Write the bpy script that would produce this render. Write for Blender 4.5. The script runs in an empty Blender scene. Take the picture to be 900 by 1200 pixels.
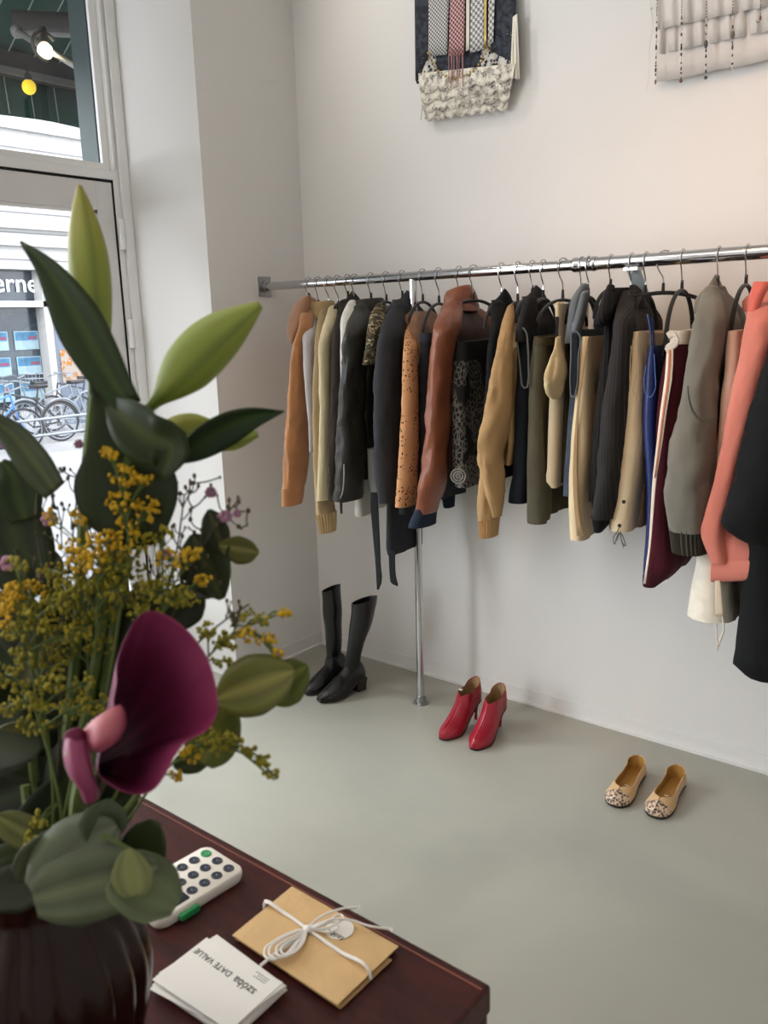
import bpy, math, random
import numpy as np
from mathutils import Vector, noise, Matrix
random.seed(7)
S = bpy.context.scene
COL = S.collection
PI = math.pi

# ------------------------------------------------------------------ camera (calibrated on the photograph, 900x1200)
FPX = 990.8
CF = np.array([-.61965988, .75381119, -.21860996])
CR = np.array([.77610591, .63000105, -.02753694])
CU = np.array([-.11696685, .18672802, .9754237])
CC = np.array([2.67303488, -2.75265192, 1.49134704])
D, H = .243, 1.65            # rail: distance from back wall, height
DZ = .90                     # counter height

def ray(px, py): return CF + CR*((px-450)/FPX) + CU*((600-py)/FPX)
def on(ax, c, px, py):
    d = ray(px, py); t = (c-CC[ax])/d[ax]; return CC + d*t
def at(px, py, dep): return CC + ray(px, py)*dep
def mpp(p): return float((np.array(p)-CC) @ CF)/FPX       # metres per pixel at a point
def lerp(a, b, t): return a+(b-a)*t
def interp(rows, t):
    """rows sorted by first column; Catmull-like smooth interpolation of the others"""
    xs = [r[0] for r in rows]
    out = []
    for k in range(1, len(rows[0])):
        out.append(float(np.interp(t, xs, [r[k] for r in rows])))
    return out
def smooth_rows(rows, n):
    """resample rows (first col monotone) with cubic hermite"""
    rows = [tuple(float(v) for v in r) for r in rows]
    A = np.array(rows); x = A[:, 0]
    m = np.gradient(A, x, axis=0) if len(rows) > 2 else np.array([(A[1]-A[0])/(x[1]-x[0])]*2)
    ts = np.linspace(x[0], x[-1], n); out = []
    for t in ts:
        i = int(min(max(np.searchsorted(x, t)-1, 0), len(x)-2)); h = x[i+1]-x[i]; s = (t-x[i])/h
        h00 = 2*s**3-3*s**2+1; h10 = s**3-2*s**2+s; h01 = -2*s**3+3*s**2; h11 = s**3-s**2
        out.append(h00*A[i]+h10*h*m[i]+h01*A[i+1]+h11*h*m[i+1])
    return out
def spath(pts, n):
    """smooth path through 3-D points"""
    pts = [np.array(p, float) for p in pts]
    if len(pts) == 2: return [lerp(pts[0], pts[1], t) for t in np.linspace(0, 1, n)]
    L = [0.]
    for a, b in zip(pts, pts[1:]): L.append(L[-1]+max(1e-6, float(np.linalg.norm(b-a))))
    rows = [(l, *p) for l, p in zip(L, pts)]
    return [r[1:] for r in smooth_rows(rows, n)]
def nz(p, s=1., seed=0): return noise.noise(Vector((float(p[0])*s+seed*7.3, float(p[1])*s+seed*3.1, float(p[2])*s)))

# ------------------------------------------------------------------ materials
def lin(r, g, b):
    def f(u):
        u /= 255.
        return u/12.92 if u <= .04045 else ((u+.055)/1.055)**2.4
    return (f(r), f(g), f(b), 1.)
class N:
    def __init__(s, name):
        s.m = bpy.data.materials.new(name); s.m.use_nodes = True
        s.t = s.m.node_tree; s.b = s.t.nodes['Principled BSDF']
    def n(s, typ, **kw):
        q = s.t.nodes.new(typ)
        for k, v in kw.items():
            if k in q.inputs.keys() if hasattr(q.inputs, 'keys') else False: q.inputs[k].default_value = v
            else: setattr(q, k, v)
        return q
    def l(s, a, b): s.t.links.new(a, b)
    def setp(s, **kw):
        for k, v in kw.items(): s.b.inputs[k.replace('_', ' ')].default_value = v
def _coords(q, scale=(1, 1, 1)):
    tc = q.n('ShaderNodeTexCoord'); mp = q.n('ShaderNodeMapping'); mp.inputs['Scale'].default_value = scale
    q.l(tc.outputs['Object'], mp.inputs['Vector']); return mp.outputs['Vector']
def mat(name, col, rough=.8, var=.12, vs=6., bump=.0, bs=200., metal=0., sheen=0., stretch=(1, 1, 1), coat=0., col2=None, spec=.5, trans=0., sss=0.):
    q = N(name)
    base = lin(*col); q.setp(Roughness=rough, Metallic=metal)
    q.b.inputs['Specular IOR Level'].default_value = spec
    if sheen: q.b.inputs['Sheen Weight'].default_value = sheen
    if coat: q.b.inputs['Coat Weight'].default_value = coat; q.b.inputs['Coat Roughness'].default_value = .15
    if trans: q.b.inputs['Transmission Weight'].default_value = trans
    if sss:
        q.b.inputs['Subsurface Weight'].default_value = sss; q.b.inputs['Subsurface Scale'].default_value = .01
    v = _coords(q, stretch)
    nt = q.n('ShaderNodeTexNoise'); nt.inputs['Scale'].default_value = vs; nt.inputs['Detail'].default_value = 5.
    q.l(v, nt.inputs['Vector'])
    rp = q.n('ShaderNodeValToRGB'); e = rp.color_ramp.elements
    lo = tuple(base[i]*(1-var) for i in range(3))+(1,); hi = tuple(min(1, base[i]*(1+var)) for i in range(3))+(1,)
    if col2: lo = base; hi = lin(*col2)
    e[0].position = .3; e[0].color = lo; e[1].position = .7; e[1].color = hi
    q.l(nt.outputs['Fac'], rp.inputs['Fac']); q.l(rp.outputs['Color'], q.b.inputs['Base Color'])
    if bump:
        n2 = q.n('ShaderNodeTexNoise'); n2.inputs['Scale'].default_value = bs; n2.inputs['Detail'].default_value = 3.
        q.l(v, n2.inputs['Vector'])
        bp = q.n('ShaderNodeBump'); bp.inputs['Strength'].default_value = bump; bp.inputs['Distance'].default_value = .004
        q.l(n2.outputs['Fac'], bp.inputs['Height']); q.l(bp.outputs['Normal'], q.b.inputs['Normal'])
    return q.m
def wave_mat(name, col, col2, scale, direction='X', rough=.85, thr=(.4, .6), dist=0., bump=0.):
    q = N(name); q.setp(Roughness=rough)
    v = _coords(q); w = q.n('ShaderNodeTexWave'); w.bands_direction = direction
    w.inputs['Scale'].default_value = scale; w.inputs['Distortion'].default_value = dist
    q.l(v, w.inputs['Vector']); rp = q.n('ShaderNodeValToRGB'); e = rp.color_ramp.elements
    e[0].position = thr[0]; e[0].color = lin(*col); e[1].position = thr[1]; e[1].color = lin(*col2)
    q.l(w.outputs['Fac'], rp.inputs['Fac']); q.l(rp.outputs['Color'], q.b.inputs['Base Color'])
    if bump:
        bp = q.n('ShaderNodeBump'); bp.inputs['Strength'].default_value = bump; bp.inputs['Distance'].default_value = .004
        q.l(w.outputs['Fac'], bp.inputs['Height']); q.l(bp.outputs['Normal'], q.b.inputs['Normal'])
    return q.m
def blotch_mat(name, cols, scale, rough=.85, stretch=(1, 1, 1), const=True, detail=2.):
    q = N(name); q.setp(Roughness=rough); v = _coords(q, stretch)
    nt = q.n('ShaderNodeTexNoise'); nt.inputs['Scale'].default_value = scale; nt.inputs['Detail'].default_value = detail
    q.l(v, nt.inputs['Vector']); rp = q.n('ShaderNodeValToRGB'); cr = rp.color_ramp
    if const: cr.interpolation = 'CONSTANT'
    while len(cr.elements) < len(cols): cr.elements.new(.5)
    for e, (p, c) in zip(cr.elements, cols): e.position = p; e.color = lin(*c)
    q.l(nt.outputs['Fac'], rp.inputs['Fac']); q.l(rp.outputs['Color'], q.b.inputs['Base Color'])
    return q.m
def voro_mat(name, col, col2, scale, thr, rough=.8, stretch=(1, 1, 1), feature='F1', mask=None):
    q = N(name); q.setp(Roughness=rough); v = _coords(q, stretch)
    w = q.n('ShaderNodeTexVoronoi'); w.feature = feature; w.inputs['Scale'].default_value = scale
    q.l(v, w.inputs['Vector']); rp = q.n('ShaderNodeValToRGB'); e = rp.color_ramp.elements
    e[0].position = thr[0]; e[0].color = lin(*col); e[1].position = thr[1]; e[1].color = lin(*col2)
    q.l(w.outputs['Distance'], rp.inputs['Fac'])
    out = rp.outputs['Color']
    if mask:
        nt = q.n('ShaderNodeTexNoise'); nt.inputs['Scale'].default_value = mask[0]; q.l(v, nt.inputs['Vector'])
        r2 = q.n('ShaderNodeValToRGB'); r2.color_ramp.elements[0].position = mask[1]; r2.color_ramp.elements[1].position = mask[1]+.06
        q.l(nt.outputs['Fac'], r2.inputs['Fac'])
        mx = q.n('ShaderNodeMixRGB'); q.l(r2.outputs['Color'], mx.inputs['Fac']); mx.inputs['Color1'].default_value = lin(*col2); q.l(out, mx.inputs['Color2'])
        out = mx.outputs['Color']
    q.l(out, q.b.inputs['Base Color']); return q.m
def check_mat(name, c1, c2, scale):
    q = N(name); q.setp(Roughness=.9); v = _coords(q); ck = q.n('ShaderNodeTexChecker')
    ck.inputs['Scale'].default_value = scale; ck.inputs['Color1'].default_value = lin(*c1); ck.inputs['Color2'].default_value = lin(*c2)
    q.l(v, ck.inputs['Vector']); q.l(ck.outputs['Color'], q.b.inputs['Base Color']); return q.m
def emis(name, col, st):
    q = N(name); q.b.inputs['Emission Color'].default_value = lin(*col); q.b.inputs['Emission Strength'].default_value = st
    q.b.inputs['Base Color'].default_value = lin(*col); return q.m
def glass_pane(name, tint=(248, 248, 248), refl=.035):
    q = N(name); q.t.nodes.remove(q.b); out = [x for x in q.t.nodes if x.type == 'OUTPUT_MATERIAL'][0]
    tr = q.n('ShaderNodeBsdfTransparent'); tr.inputs['Color'].default_value = lin(*tint)
    gl = q.n('ShaderNodeBsdfGlossy'); gl.inputs['Roughness'].default_value = .02
    mx = q.n('ShaderNodeMixShader'); mx.inputs['Fac'].default_value = refl
    q.l(tr.outputs[0], mx.inputs[1]); q.l(gl.outputs[0], mx.inputs[2]); q.l(mx.outputs[0], out.inputs['Surface']); return q.m
def lace_mat(name, col, scale=160, thr=.42, dark=.62):
    q = N(name); q.setp(Roughness=.9); out = [x for x in q.t.nodes if x.type == 'OUTPUT_MATERIAL'][0]
    v = _coords(q); w = q.n('ShaderNodeTexVoronoi'); w.inputs['Scale'].default_value = scale; q.l(v, w.inputs['Vector'])
    nt = q.n('ShaderNodeTexNoise'); nt.inputs['Scale'].default_value = scale*.30; nt.inputs['Detail'].default_value = 4; q.l(v, nt.inputs['Vector'])
    ad = q.n('ShaderNodeMath', operation='ADD'); q.l(w.outputs['Distance'], ad.inputs[0]); q.l(nt.outputs['Fac'], ad.inputs[1])
    rp = q.n('ShaderNodeValToRGB'); e = rp.color_ramp.elements; e[0].position = .42; e[0].color = lin(*[x*dark for x in col]); e[1].position = .56; e[1].color = lin(*col)
    q.l(nt.outputs['Fac'], rp.inputs['Fac']); q.l(rp.outputs['Color'], q.b.inputs['Base Color'])
    gt = q.n('ShaderNodeMath', operation='GREATER_THAN'); q.l(ad.outputs[0], gt.inputs[0]); gt.inputs[1].default_value = thr+.3
    tr = q.n('ShaderNodeBsdfTransparent'); mx = q.n('ShaderNodeMixShader')
    q.l(gt.outputs[0], mx.inputs['Fac']); q.l(tr.outputs[0], mx.inputs[1]); q.l(q.b.outputs[0], mx.inputs[2]); q.l(mx.outputs[0], out.inputs['Surface']); return q.m
def attr_mat(name, rough=.5, sss=.0, spec=.4, trans_leaf=0.):
    """colour painted per vertex (object pigment, not light)"""
    q = N(name); q.setp(Roughness=rough); q.b.inputs['Specular IOR Level'].default_value = spec
    a = q.n('ShaderNodeAttribute'); a.attribute_name = 'pig'; q.l(a.outputs['Color'], q.b.inputs['Base Color'])
    if trans_leaf:
        out = [x for x in q.t.nodes if x.type == 'OUTPUT_MATERIAL'][0]
        tl = q.n('ShaderNodeBsdfTranslucent'); q.l(a.outputs['Color'], tl.inputs['Color'])
        mx = q.n('ShaderNodeMixShader'); mx.inputs['Fac'].default_value = trans_leaf
        q.l(q.b.outputs[0], mx.inputs[1]); q.l(tl.outputs[0], mx.inputs[2]); q.l(mx.outputs[0], out.inputs['Surface'])
    return q.m

# ------------------------------------------------------------------ mesh builder
def tag(o, label=None, cat=None, group=None, kind=None):
    if label: o['label'] = label
    if cat: o['category'] = cat
    if group: o['group'] = group
    if kind: o['kind'] = kind
    return o
def thing(name, loc, label, cat, group=None, kind=None):
    o = bpy.data.objects.new(name, None); COL.objects.link(o); o.location = [float(v) for v in loc]
    o.empty_display_size = .02
    return tag(o, label, cat, group, kind)
class MB:
    def __init__(s): s.v = []; s.f = []; s.c = []
    def add(s, vs, fs, col=None):
        b = len(s.v); s.v += [tuple(float(x) for x in p) for p in vs]; s.f += [tuple(i+b for i in f) for f in fs]
        if col is not None:
            s.c += [lin(*col)]*len(vs) if not isinstance(col, list) else col
        return s
    def box(s, c, sz, M=None, bev=0.):
        x, y, z = [q/2 for q in sz]; P = [(-x, -y, -z), (x, -y, -z), (x, y, -z), (-x, y, -z), (-x, -y, z), (x, -y, z), (x, y, z), (-x, y, z)]
        P = [np.array(c)+(np.array(M) @ np.array(p) if M is not None else np.array(p)) for p in P]
        return s.add(P, [(0, 3, 2, 1), (4, 5, 6, 7), (0, 1, 5, 4), (1, 2, 6, 5), (2, 3, 7, 6), (3, 0, 4, 7)])
    def bx(s, a, b):
        return s.box([(p+q)/2 for p, q in zip(a, b)], [abs(q-p) for p, q in zip(a, b)])
    def loft(s, rings, closed=True, cap=True, col=None):
        n = len(rings[0]); V = [p for r in rings for p in r]; Fs = []
        for i in range(len(rings)-1):
            for j in range(n if closed else n-1):
                a = i*n+j; b = i*n+(j+1) % n; Fs.append((a, b, b+n, a+n))
        if cap and closed:
            Fs.append(tuple(range(n-1, -1, -1))); Fs.append(tuple((len(rings)-1)*n+j for j in range(n)))
        return s.add(V, Fs, col)
    def tube(s, path, r, n=8, cap=True, col=None, flat=1., up=None):
        path = [np.array(p, float) for p in path]; m = len(path); rings = []
        prev = None
        for i, p in enumerate(path):
            t = path[min(i+1, m-1)]-path[max(i-1, 0)]; t = t/(np.linalg.norm(t)+1e-12)
            if prev is None:
                a = np.array(up, float) if up is not None else (np.array([0, 0, 1.]) if abs(t[2]) < .9 else np.array([1., 0, 0]))
            else: a = prev
            u = a-t*(a @ t); u /= np.linalg.norm(u)+1e-12; prev = u; w = np.cross(t, u)
            rr = r[i] if hasattr(r, '__len__') else r
            rings.append([p+rr*(math.cos(2*PI*k/n)*u+flat*math.sin(2*PI*k/n)*w) for k in range(n)])
        return s.loft(rings, True, cap, col)
    def lathe(s, prof, c, n=24, rib=0, amp=0., cap=True):
        rings = []
        for r, z in prof:
            rings.append([(c[0]+r*(1+amp*math.cos(rib*2*PI*k/n))*math.cos(2*PI*k/n), c[1]+r*(1+amp*math.cos(rib*2*PI*k/n))*math.sin(2*PI*k/n), c[2]+z) for k in range(n)])
        return s.loft(rings, True, cap)
    def ball(s, c, r, n=8, m=5, sc=(1, 1, 1), col=None):
        V = []; Fs = []
        for i in range(1, m):
            t = PI*i/m
            for k in range(n):
                a = 2*PI*k/n; V.append((c[0]+r*sc[0]*math.sin(t)*math.cos(a), c[1]+r*sc[1]*math.sin(t)*math.sin(a), c[2]+r*sc[2]*math.cos(t)))
        for i in range(m-2):
            for k in range(n): Fs.append((i*n+k, (i+1)*n+k, (i+1)*n+(k+1) % n, i*n+(k+1) % n))
        V += [(c[0], c[1], c[2]+r*sc[2]), (c[0], c[1], c[2]-r*sc[2])]; T = len(V)-2
        for k in range(n): Fs.append((T, k, (k+1) % n)); Fs.append((T+1, (m-2)*n+(k+1) % n, (m-2)*n+k))
        return s.add(V, Fs, col)
    def grid(s, G, col=None): return s.loft(G, False, False, col)
    def build(s, name, m, parent=None, smooth=True, label=None, solid=0., sub=0, bevel=0., kind=None, offset=0., cat=None, group=None):
        me = bpy.data.meshes.new(name)
        # the world location of the parent chain (empties carry no rotation)
        pl = np.zeros(3); q = parent
        while q is not None: pl += np.array(q.location); q = q.parent
        if parent is None and s.v:
            A = np.array(s.v); pl = np.array([(A[:, 0].min()+A[:, 0].max())/2, (A[:, 1].min()+A[:, 1].max())/2, A[:, 2].min()])
        me.from_pydata([tuple(float(a-b) for a, b in zip(p, pl)) for p in s.v], [], s.f); me.update()
        if s.c and len(s.c) == len(s.v):
            at_ = me.color_attributes.new('pig', 'FLOAT_COLOR', 'POINT')
            at_.data.foreach_set('color', [x for c in s.c for x in c])
        for p in me.polygons: p.use_smooth = smooth
        o = bpy.data.objects.new(name, me); COL.objects.link(o)
        me.materials.append(m)
        if parent is not None: o.parent = parent
        else: o.location = pl
        if solid:
            md = o.modifiers.new('solid', 'SOLIDIFY'); md.thickness = solid; md.offset = offset
        if bevel:
            md = o.modifiers.new('bev', 'BEVEL'); md.width = bevel; md.segments = 3; md.limit_method = 'ANGLE'
        if sub:
            md = o.modifiers.new('sub', 'SUBSURF'); md.levels = sub; md.render_levels = sub
        if smooth:
            me.set_sharp_from_angle(angle=math.radians(50)) if not sub else None
        return tag(o, label, cat, group, kind)
def struct(name, m, boxes, smooth=False, bevel=0., parent=None):
    b = MB()
    for a, c in boxes: b.bx(a, c)
    return b.build(name, m, parent, smooth, kind=None if parent else 'structure', bevel=bevel)
def text_mesh(name, body, m, parent, origin, xd, yd, size, thick=.0004, align='LEFT', label=None, fit=None):
    cu = bpy.data.curves.new(name, 'FONT'); cu.body = body; cu.size = size; cu.align_x = align; cu.extrude = thick
    t = bpy.data.objects.new(name+'_src', cu); COL.objects.link(t); bpy.context.view_layer.update()
    me = bpy.data.meshes.new_from_object(t.evaluated_get(bpy.context.evaluated_depsgraph_get()))
    bpy.data.objects.remove(t)
    xd = np.array(xd, float); xd /= np.linalg.norm(xd); yd = np.array(yd, float); yd -= xd*(xd @ yd); yd /= np.linalg.norm(yd); zd = np.cross(xd, yd)
    k_ = 1.
    if fit: k_ = fit/max(v.co.x for v in me.vertices)
    for v in me.vertices: v.co = (v.co.x*k_, v.co.y*k_, v.co.z)
    b = MB(); V = [np.array(origin)+xd*v.co.x+yd*v.co.y+zd*v.co.z for v in me.vertices]
    b.add(V, [tuple(p.vertices) for p in me.polygons]); return b.build(name, m, parent, False, label)

# ------------------------------------------------------------------ room shell
M_wall = mat('wall_plaster', (226, 223, 219), .9, .02, 1.2, .25, 25)
M_ceil = mat('ceiling_paint', (235, 233, 228), .95, .02)
M_trim = mat('trim_paint', (226, 225, 222), .6, .02)
def floor_mat():
    q = N('poured_floor'); v = _coords(q)
    a = q.n('ShaderNodeTexNoise'); a.inputs['Scale'].default_value = 1.3; a.inputs['Detail'].default_value = 6.; a.inputs['Distortion'].default_value = .6; q.l(v, a.inputs['Vector'])
    rp = q.n('ShaderNodeValToRGB'); e = rp.color_ramp.elements; e[0].position = .3; e[0].color = lin(148, 145, 133); e[1].position = .72; e[1].color = lin(168, 164, 150)
    q.l(a.outputs['Fac'], rp.inputs['Fac']); q.l(rp.outputs['Color'], q.b.inputs['Base Color'])
    r2 = q.n('ShaderNodeMapRange'); r2.inputs['To Min'].default_value = .26; r2.inputs['To Max'].default_value = .40; q.l(a.outputs['Fac'], r2.inputs['Value']); q.l(r2.outputs[0], q.b.inputs['Roughness'])
    b = q.n('ShaderNodeTexNoise'); b.inputs['Scale'].default_value = 9; q.l(v, b.inputs['Vector'])
    bp = q.n('ShaderNodeBump'); bp.inputs['Strength'].default_value = .12; bp.inputs['Distance'].default_value = .01; q.l(b.outputs['Fac'], bp.inputs['Height']); q.l(bp.outputs['Normal'], q.b.inputs['Normal'])
    q.b.inputs['Specular IOR Level'].default_value = .75
    return q.m
XR, YF, ZC = 4.6, -5.2, 3.3
WX, L = -.475, -.53
struct('floor', floor_mat(), [((-.53, YF, -.05), (XR, 0, 0))])
struct('wall_back', M_wall, [((-.6, 0, -.05), (XR+.1, .12, ZC+.1))])
struct('wall_left', M_wall, [((-.60, L, -.05), (0, 0, ZC)),                     # pier beside the door
                             ((-.60, -1.95, 0), (0, -1.62, ZC)),                # pier between door and shop window
                             ((-.60, -4.6, 0), (0, -1.95, .45)), ((-.60, -4.6, 3.05), (0, -1.95, ZC)),
                             ((-.60, YF, 0), (0, -4.6, ZC)), ((-.60, -1.62, 3.18), (0, L, ZC))])
struct('wall_right', M_wall, [((XR, YF, 0), (XR+.1, 0, ZC))])
struct('wall_front', M_wall, [((-.6, YF-.1, 0), (XR+.1, YF, ZC))])
struct('ceiling', M_ceil, [((-.6, YF-.1, ZC), (XR+.1, .12, ZC+.1))])
struct('baseboard_back', M_wall, [((.012, -.005, 0), (XR, -.0005, .060)), ((.012, -.016, 0), (XR, -.0005, .008))])
struct('baseboard_left', M_wall, [((.0005, L+.001, 0), (.005, -.012, .060)), ((.0005, L+.001, 0), (.016, -.016, .008))])

# door and transom (in the reveal, towards the street)
M_frame = mat('frame_paint', (236, 235, 233), .45, .02)
M_leaf = mat('door_paint', (218, 216, 214), .45, .02)
M_gap = mat('door_gap', (12, 12, 14), .9)
M_glass = glass_pane('pane_glass')
fr = MB()
fr.bx((WX-.05, -.60, 0), (WX, L, 3.18)); fr.bx((WX-.05, -1.62, 0), (WX, -1.55, 3.18)); fr.bx((WX-.05, -1.55, 3.1), (WX, -.6, 3.18))
fr.bx((WX-.05, -1.55, 2.087), (WX, -.6, 2.125))
fo = fr.build('door_frame', M_frame, None, False, bevel=.004); fo.name = 'trim_1'; fo['kind'] = 'structure'
b = MB(); b.bx((WX, -.575, 0), (WX+.016, L, 3.18)); b.bx((WX, -.598, 2.125), (WX+.008, -.586, 3.1))
o = b.build('trim_2', M_frame, None, False, bevel=.004); o['kind'] = 'structure'
b = MB(); b.bx((WX-.035, -1.55, 2.125), (WX-.03, -.6, 3.1)); o = b.build('window_1', M_glass, None, False, kind='structure')
b = MB(); b.bx((WX-.028, -.632, 2.125), (WX-.012, -.600, 3.1)); b.bx((WX-.028, -1.55, 2.125), (WX-.012, -.632, 2.15)); b.build('window_frame', M_frame, o, False)
dr = MB()
y0, y1 = -1.545, -.607
dr.bx((WX-.045, y1-.075, .03), (WX-.004, y1, 2.078)); dr.bx((WX-.045, y0, .03), (WX-.004, y0+.1, 2.078))
dr.bx((WX-.045, y0+.1, 1.965), (WX-.004, y1-.075, 2.078)); dr.bx((WX-.045, y0+.1, .03), (WX-.004, y1-.075, .3))
do = dr.build('door_1', M_leaf, None, False, kind='structure', bevel=.003)
b = MB(); b.bx((WX-.03, y0+.1, .3), (WX-.024, y1-.075, 1.965)); b.build('door_glass', M_glass, do, False)
b = MB(); g = .012
for a, c in (((y1-.075-g, .3), (y1-.075, 1.965)), ((y0+.1, .3), (y0+.1+g, 1.965)), ((y0+.1, 1.965-g), (y1-.075, 1.965)), ((y0+.1, .3), (y1-.075, .3+g))):
    b.bx((WX-.024, a[0], a[1]), (WX-.010, c[0], c[1]))
b.build('glazing_bead', M_frame, do, False)
for hz in (1.875, 1.475, .9, .35):
    b = MB(); b.lathe([(.0, -.06), (.0125, -.06), (.0125, -.0015), (.009, -.0015), (.009, .0015), (.0125, .0015), (.0125, .06), (0, .06)], (WX+.014, -.590, hz), 14); b.build('hinge', M_frame, do)
b = MB(); b.bx((WX-.012, y1-.001, .03), (WX-.0025, -.599, 2.087)); b.bx((WX-.012, y0, 2.077), (WX-.0025, -.6, 2.088)); b.build('gap_shade', M_gap, do, False)  # black strip standing in for the shade in the gap around the leaf
b = MB(); b.tube(spath([(WX, y0+.05, 1.0), (WX+.05, y0+.05, 1.0), (WX+.055, y0+.07, 1.0), (WX+.055, y0+.17, 1.0)], 16), .009, 8); b.build('door_handle', mat('handle_steel', (170, 170, 170), .3, metal=1.), do)
# large shop window further along the same front (lights the room)
b = MB(); b.bx((-.5, -4.6, .45), (-.494, -1.95, 3.05)); wo = b.build('window_2', M_glass, None, False, kind='structure')
b = MB()
for a, c in (((-4.6, .45), (-1.95, .5)), ((-4.6, 3.0), (-1.95, 3.05)), ((-4.6, .5), (-4.54, 3.0)), ((-2.01, .5), (-1.95, 3.0))): b.bx((-.53, a[0], a[1]), (-.46, c[0], c[1]))
b.build('window_frame', M_frame, wo, False)

# ------------------------------------------------------------------ street
M_pave = mat('street_paving', (128, 128, 128), .9, .1, 2.)
M_white = mat('facade_white', (158, 157, 154), .9, .02)
M_stone = mat('facade_stone', (92, 100, 112), .9, .1, 4.)
b = MB(); b.bx((-30, -25, -.4), (-.53, 40, -.28)); b.build('street', M_pave, None, False, kind='structure')
BX = -12.5
zb = -.28
def byz(px, py): p = on(0, BX, px, py); return p[1], p[2]
yw, _ = byz(66, 440)              # right edge of the shop front
b = MB(); b.bx((BX-.5, -20, 2.62), (BX, 34, 14)); b.bx((BX-.3, yw+.95, zb), (BX, 34, 2.62))
op = thing('opposite_building', (BX, 6, zb), 'white shop building across the street, seen through the door glass', 'building')
b.build('facade', M_white, op, False)
b = MB()
for z in (3.02, 3.32, 3.9, 5.0): b.bx((BX, -20, z), (BX+.12, 34, z+.09))
b.build('cornice', M_white, op, False)
b = MB()
for z in (2.78, 3.25, 3.6, 4.35, 4.7): b.bx((BX, -20, z), (BX+.02, 34, z+.018))
b.build('facade_joint', mat('joint_grey', (104, 104, 106), .9), op, False)
b = MB(); b.bx((BX-.25, yw+.05, zb), (BX+.02, yw+.95, 2.62)); b.build('stone_pier', M_stone, op, False)
M_sg = mat('shop_glass', (34, 46, 54), .15, .5, 1.6, spec=.4)
b = MB(); b.bx((BX-.32, -6, zb), (BX-.3, yw, 2.62)); b.build('shop_window', M_sg, op, False)
b = MB()
b.bx((BX-.3, -6, 1.95), (BX, yw, 2.06)); b.bx((BX-.3, yw-.1, zb), (BX, yw+.05, 2.62)); b.bx((BX-.3, -6, zb), (BX, yw, .1)); b.bx((BX-.3, yw-3.2, zb), (BX, yw-3.1, 2.62))
b.build('shop_frame', M_white, op, False)
M_tx = emis('sign_white', (250, 250, 250), .6)
py_, pz_ = byz(6, 341)
text_mesh('shop_sign', 'erne', M_tx, op, (BX-.27, on(0, BX-.27, -8, 341)[1], pz_), (0, 1, 0), (0, 0, 1), .36, .01, label='white shop lettering', fit=float(on(0, BX-.27, 45, 341)[1]-on(0, BX-.27, -8, 341)[1]))
# property cards hanging in the window: three rows
M_pc = [mat('card_white', (118, 140, 148), .6), mat('card_photo', (44, 98, 128), .6, .4, 5.), mat('card_pink', (112, 44, 70), .6)]
for r in range(3):
    for cidx in range(2):
        yc = yw-.36-.60*cidx; zc = 1.62-.47*r-.27
        t = thing('listing_card', (BX-.28, yc, zc-.17), 'property listing card in the shop window opposite, %s row, %s from the right window jamb' % (('top', 'middle', 'bottom')[r], ('first', 'second', 'third', 'fourth', 'fifth')[cidx]), 'poster', 'listing cards in the shop window opposite')
        MB().bx((BX-.29, yc-.24, zc-.17), (BX-.28, yc+.24, zc+.17)).build('card', M_pc[0], t, False)
        MB().bx((BX-.28, yc-.22, zc), (BX-.276, yc+.22, zc+.155)).build('photo', M_pc[1], t, False)
        MB().bx((BX-.276, yc+.03, zc+.02), (BX-.272, yc+.2, zc+.07)).build('price_band', M_pc[2], t, False)
pp = on(0, BX+.03, 84, 428)
t = thing('wall_poster', (BX+.05, pp[1], pp[2]-.3), 'orange and white poster on the grey stone pier across the street', 'poster')
MB().bx((BX+.025, pp[1]-.22, pp[2]-.32), (BX+.04, pp[1]+.24, pp[2]+.3)).build('sheet', blotch_mat('poster_print', [(0, (130, 122, 112)), (.5, (140, 88, 28)), (.58, (135, 132, 128)), (.66, (110, 40, 30))], 6.), t, False)
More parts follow.
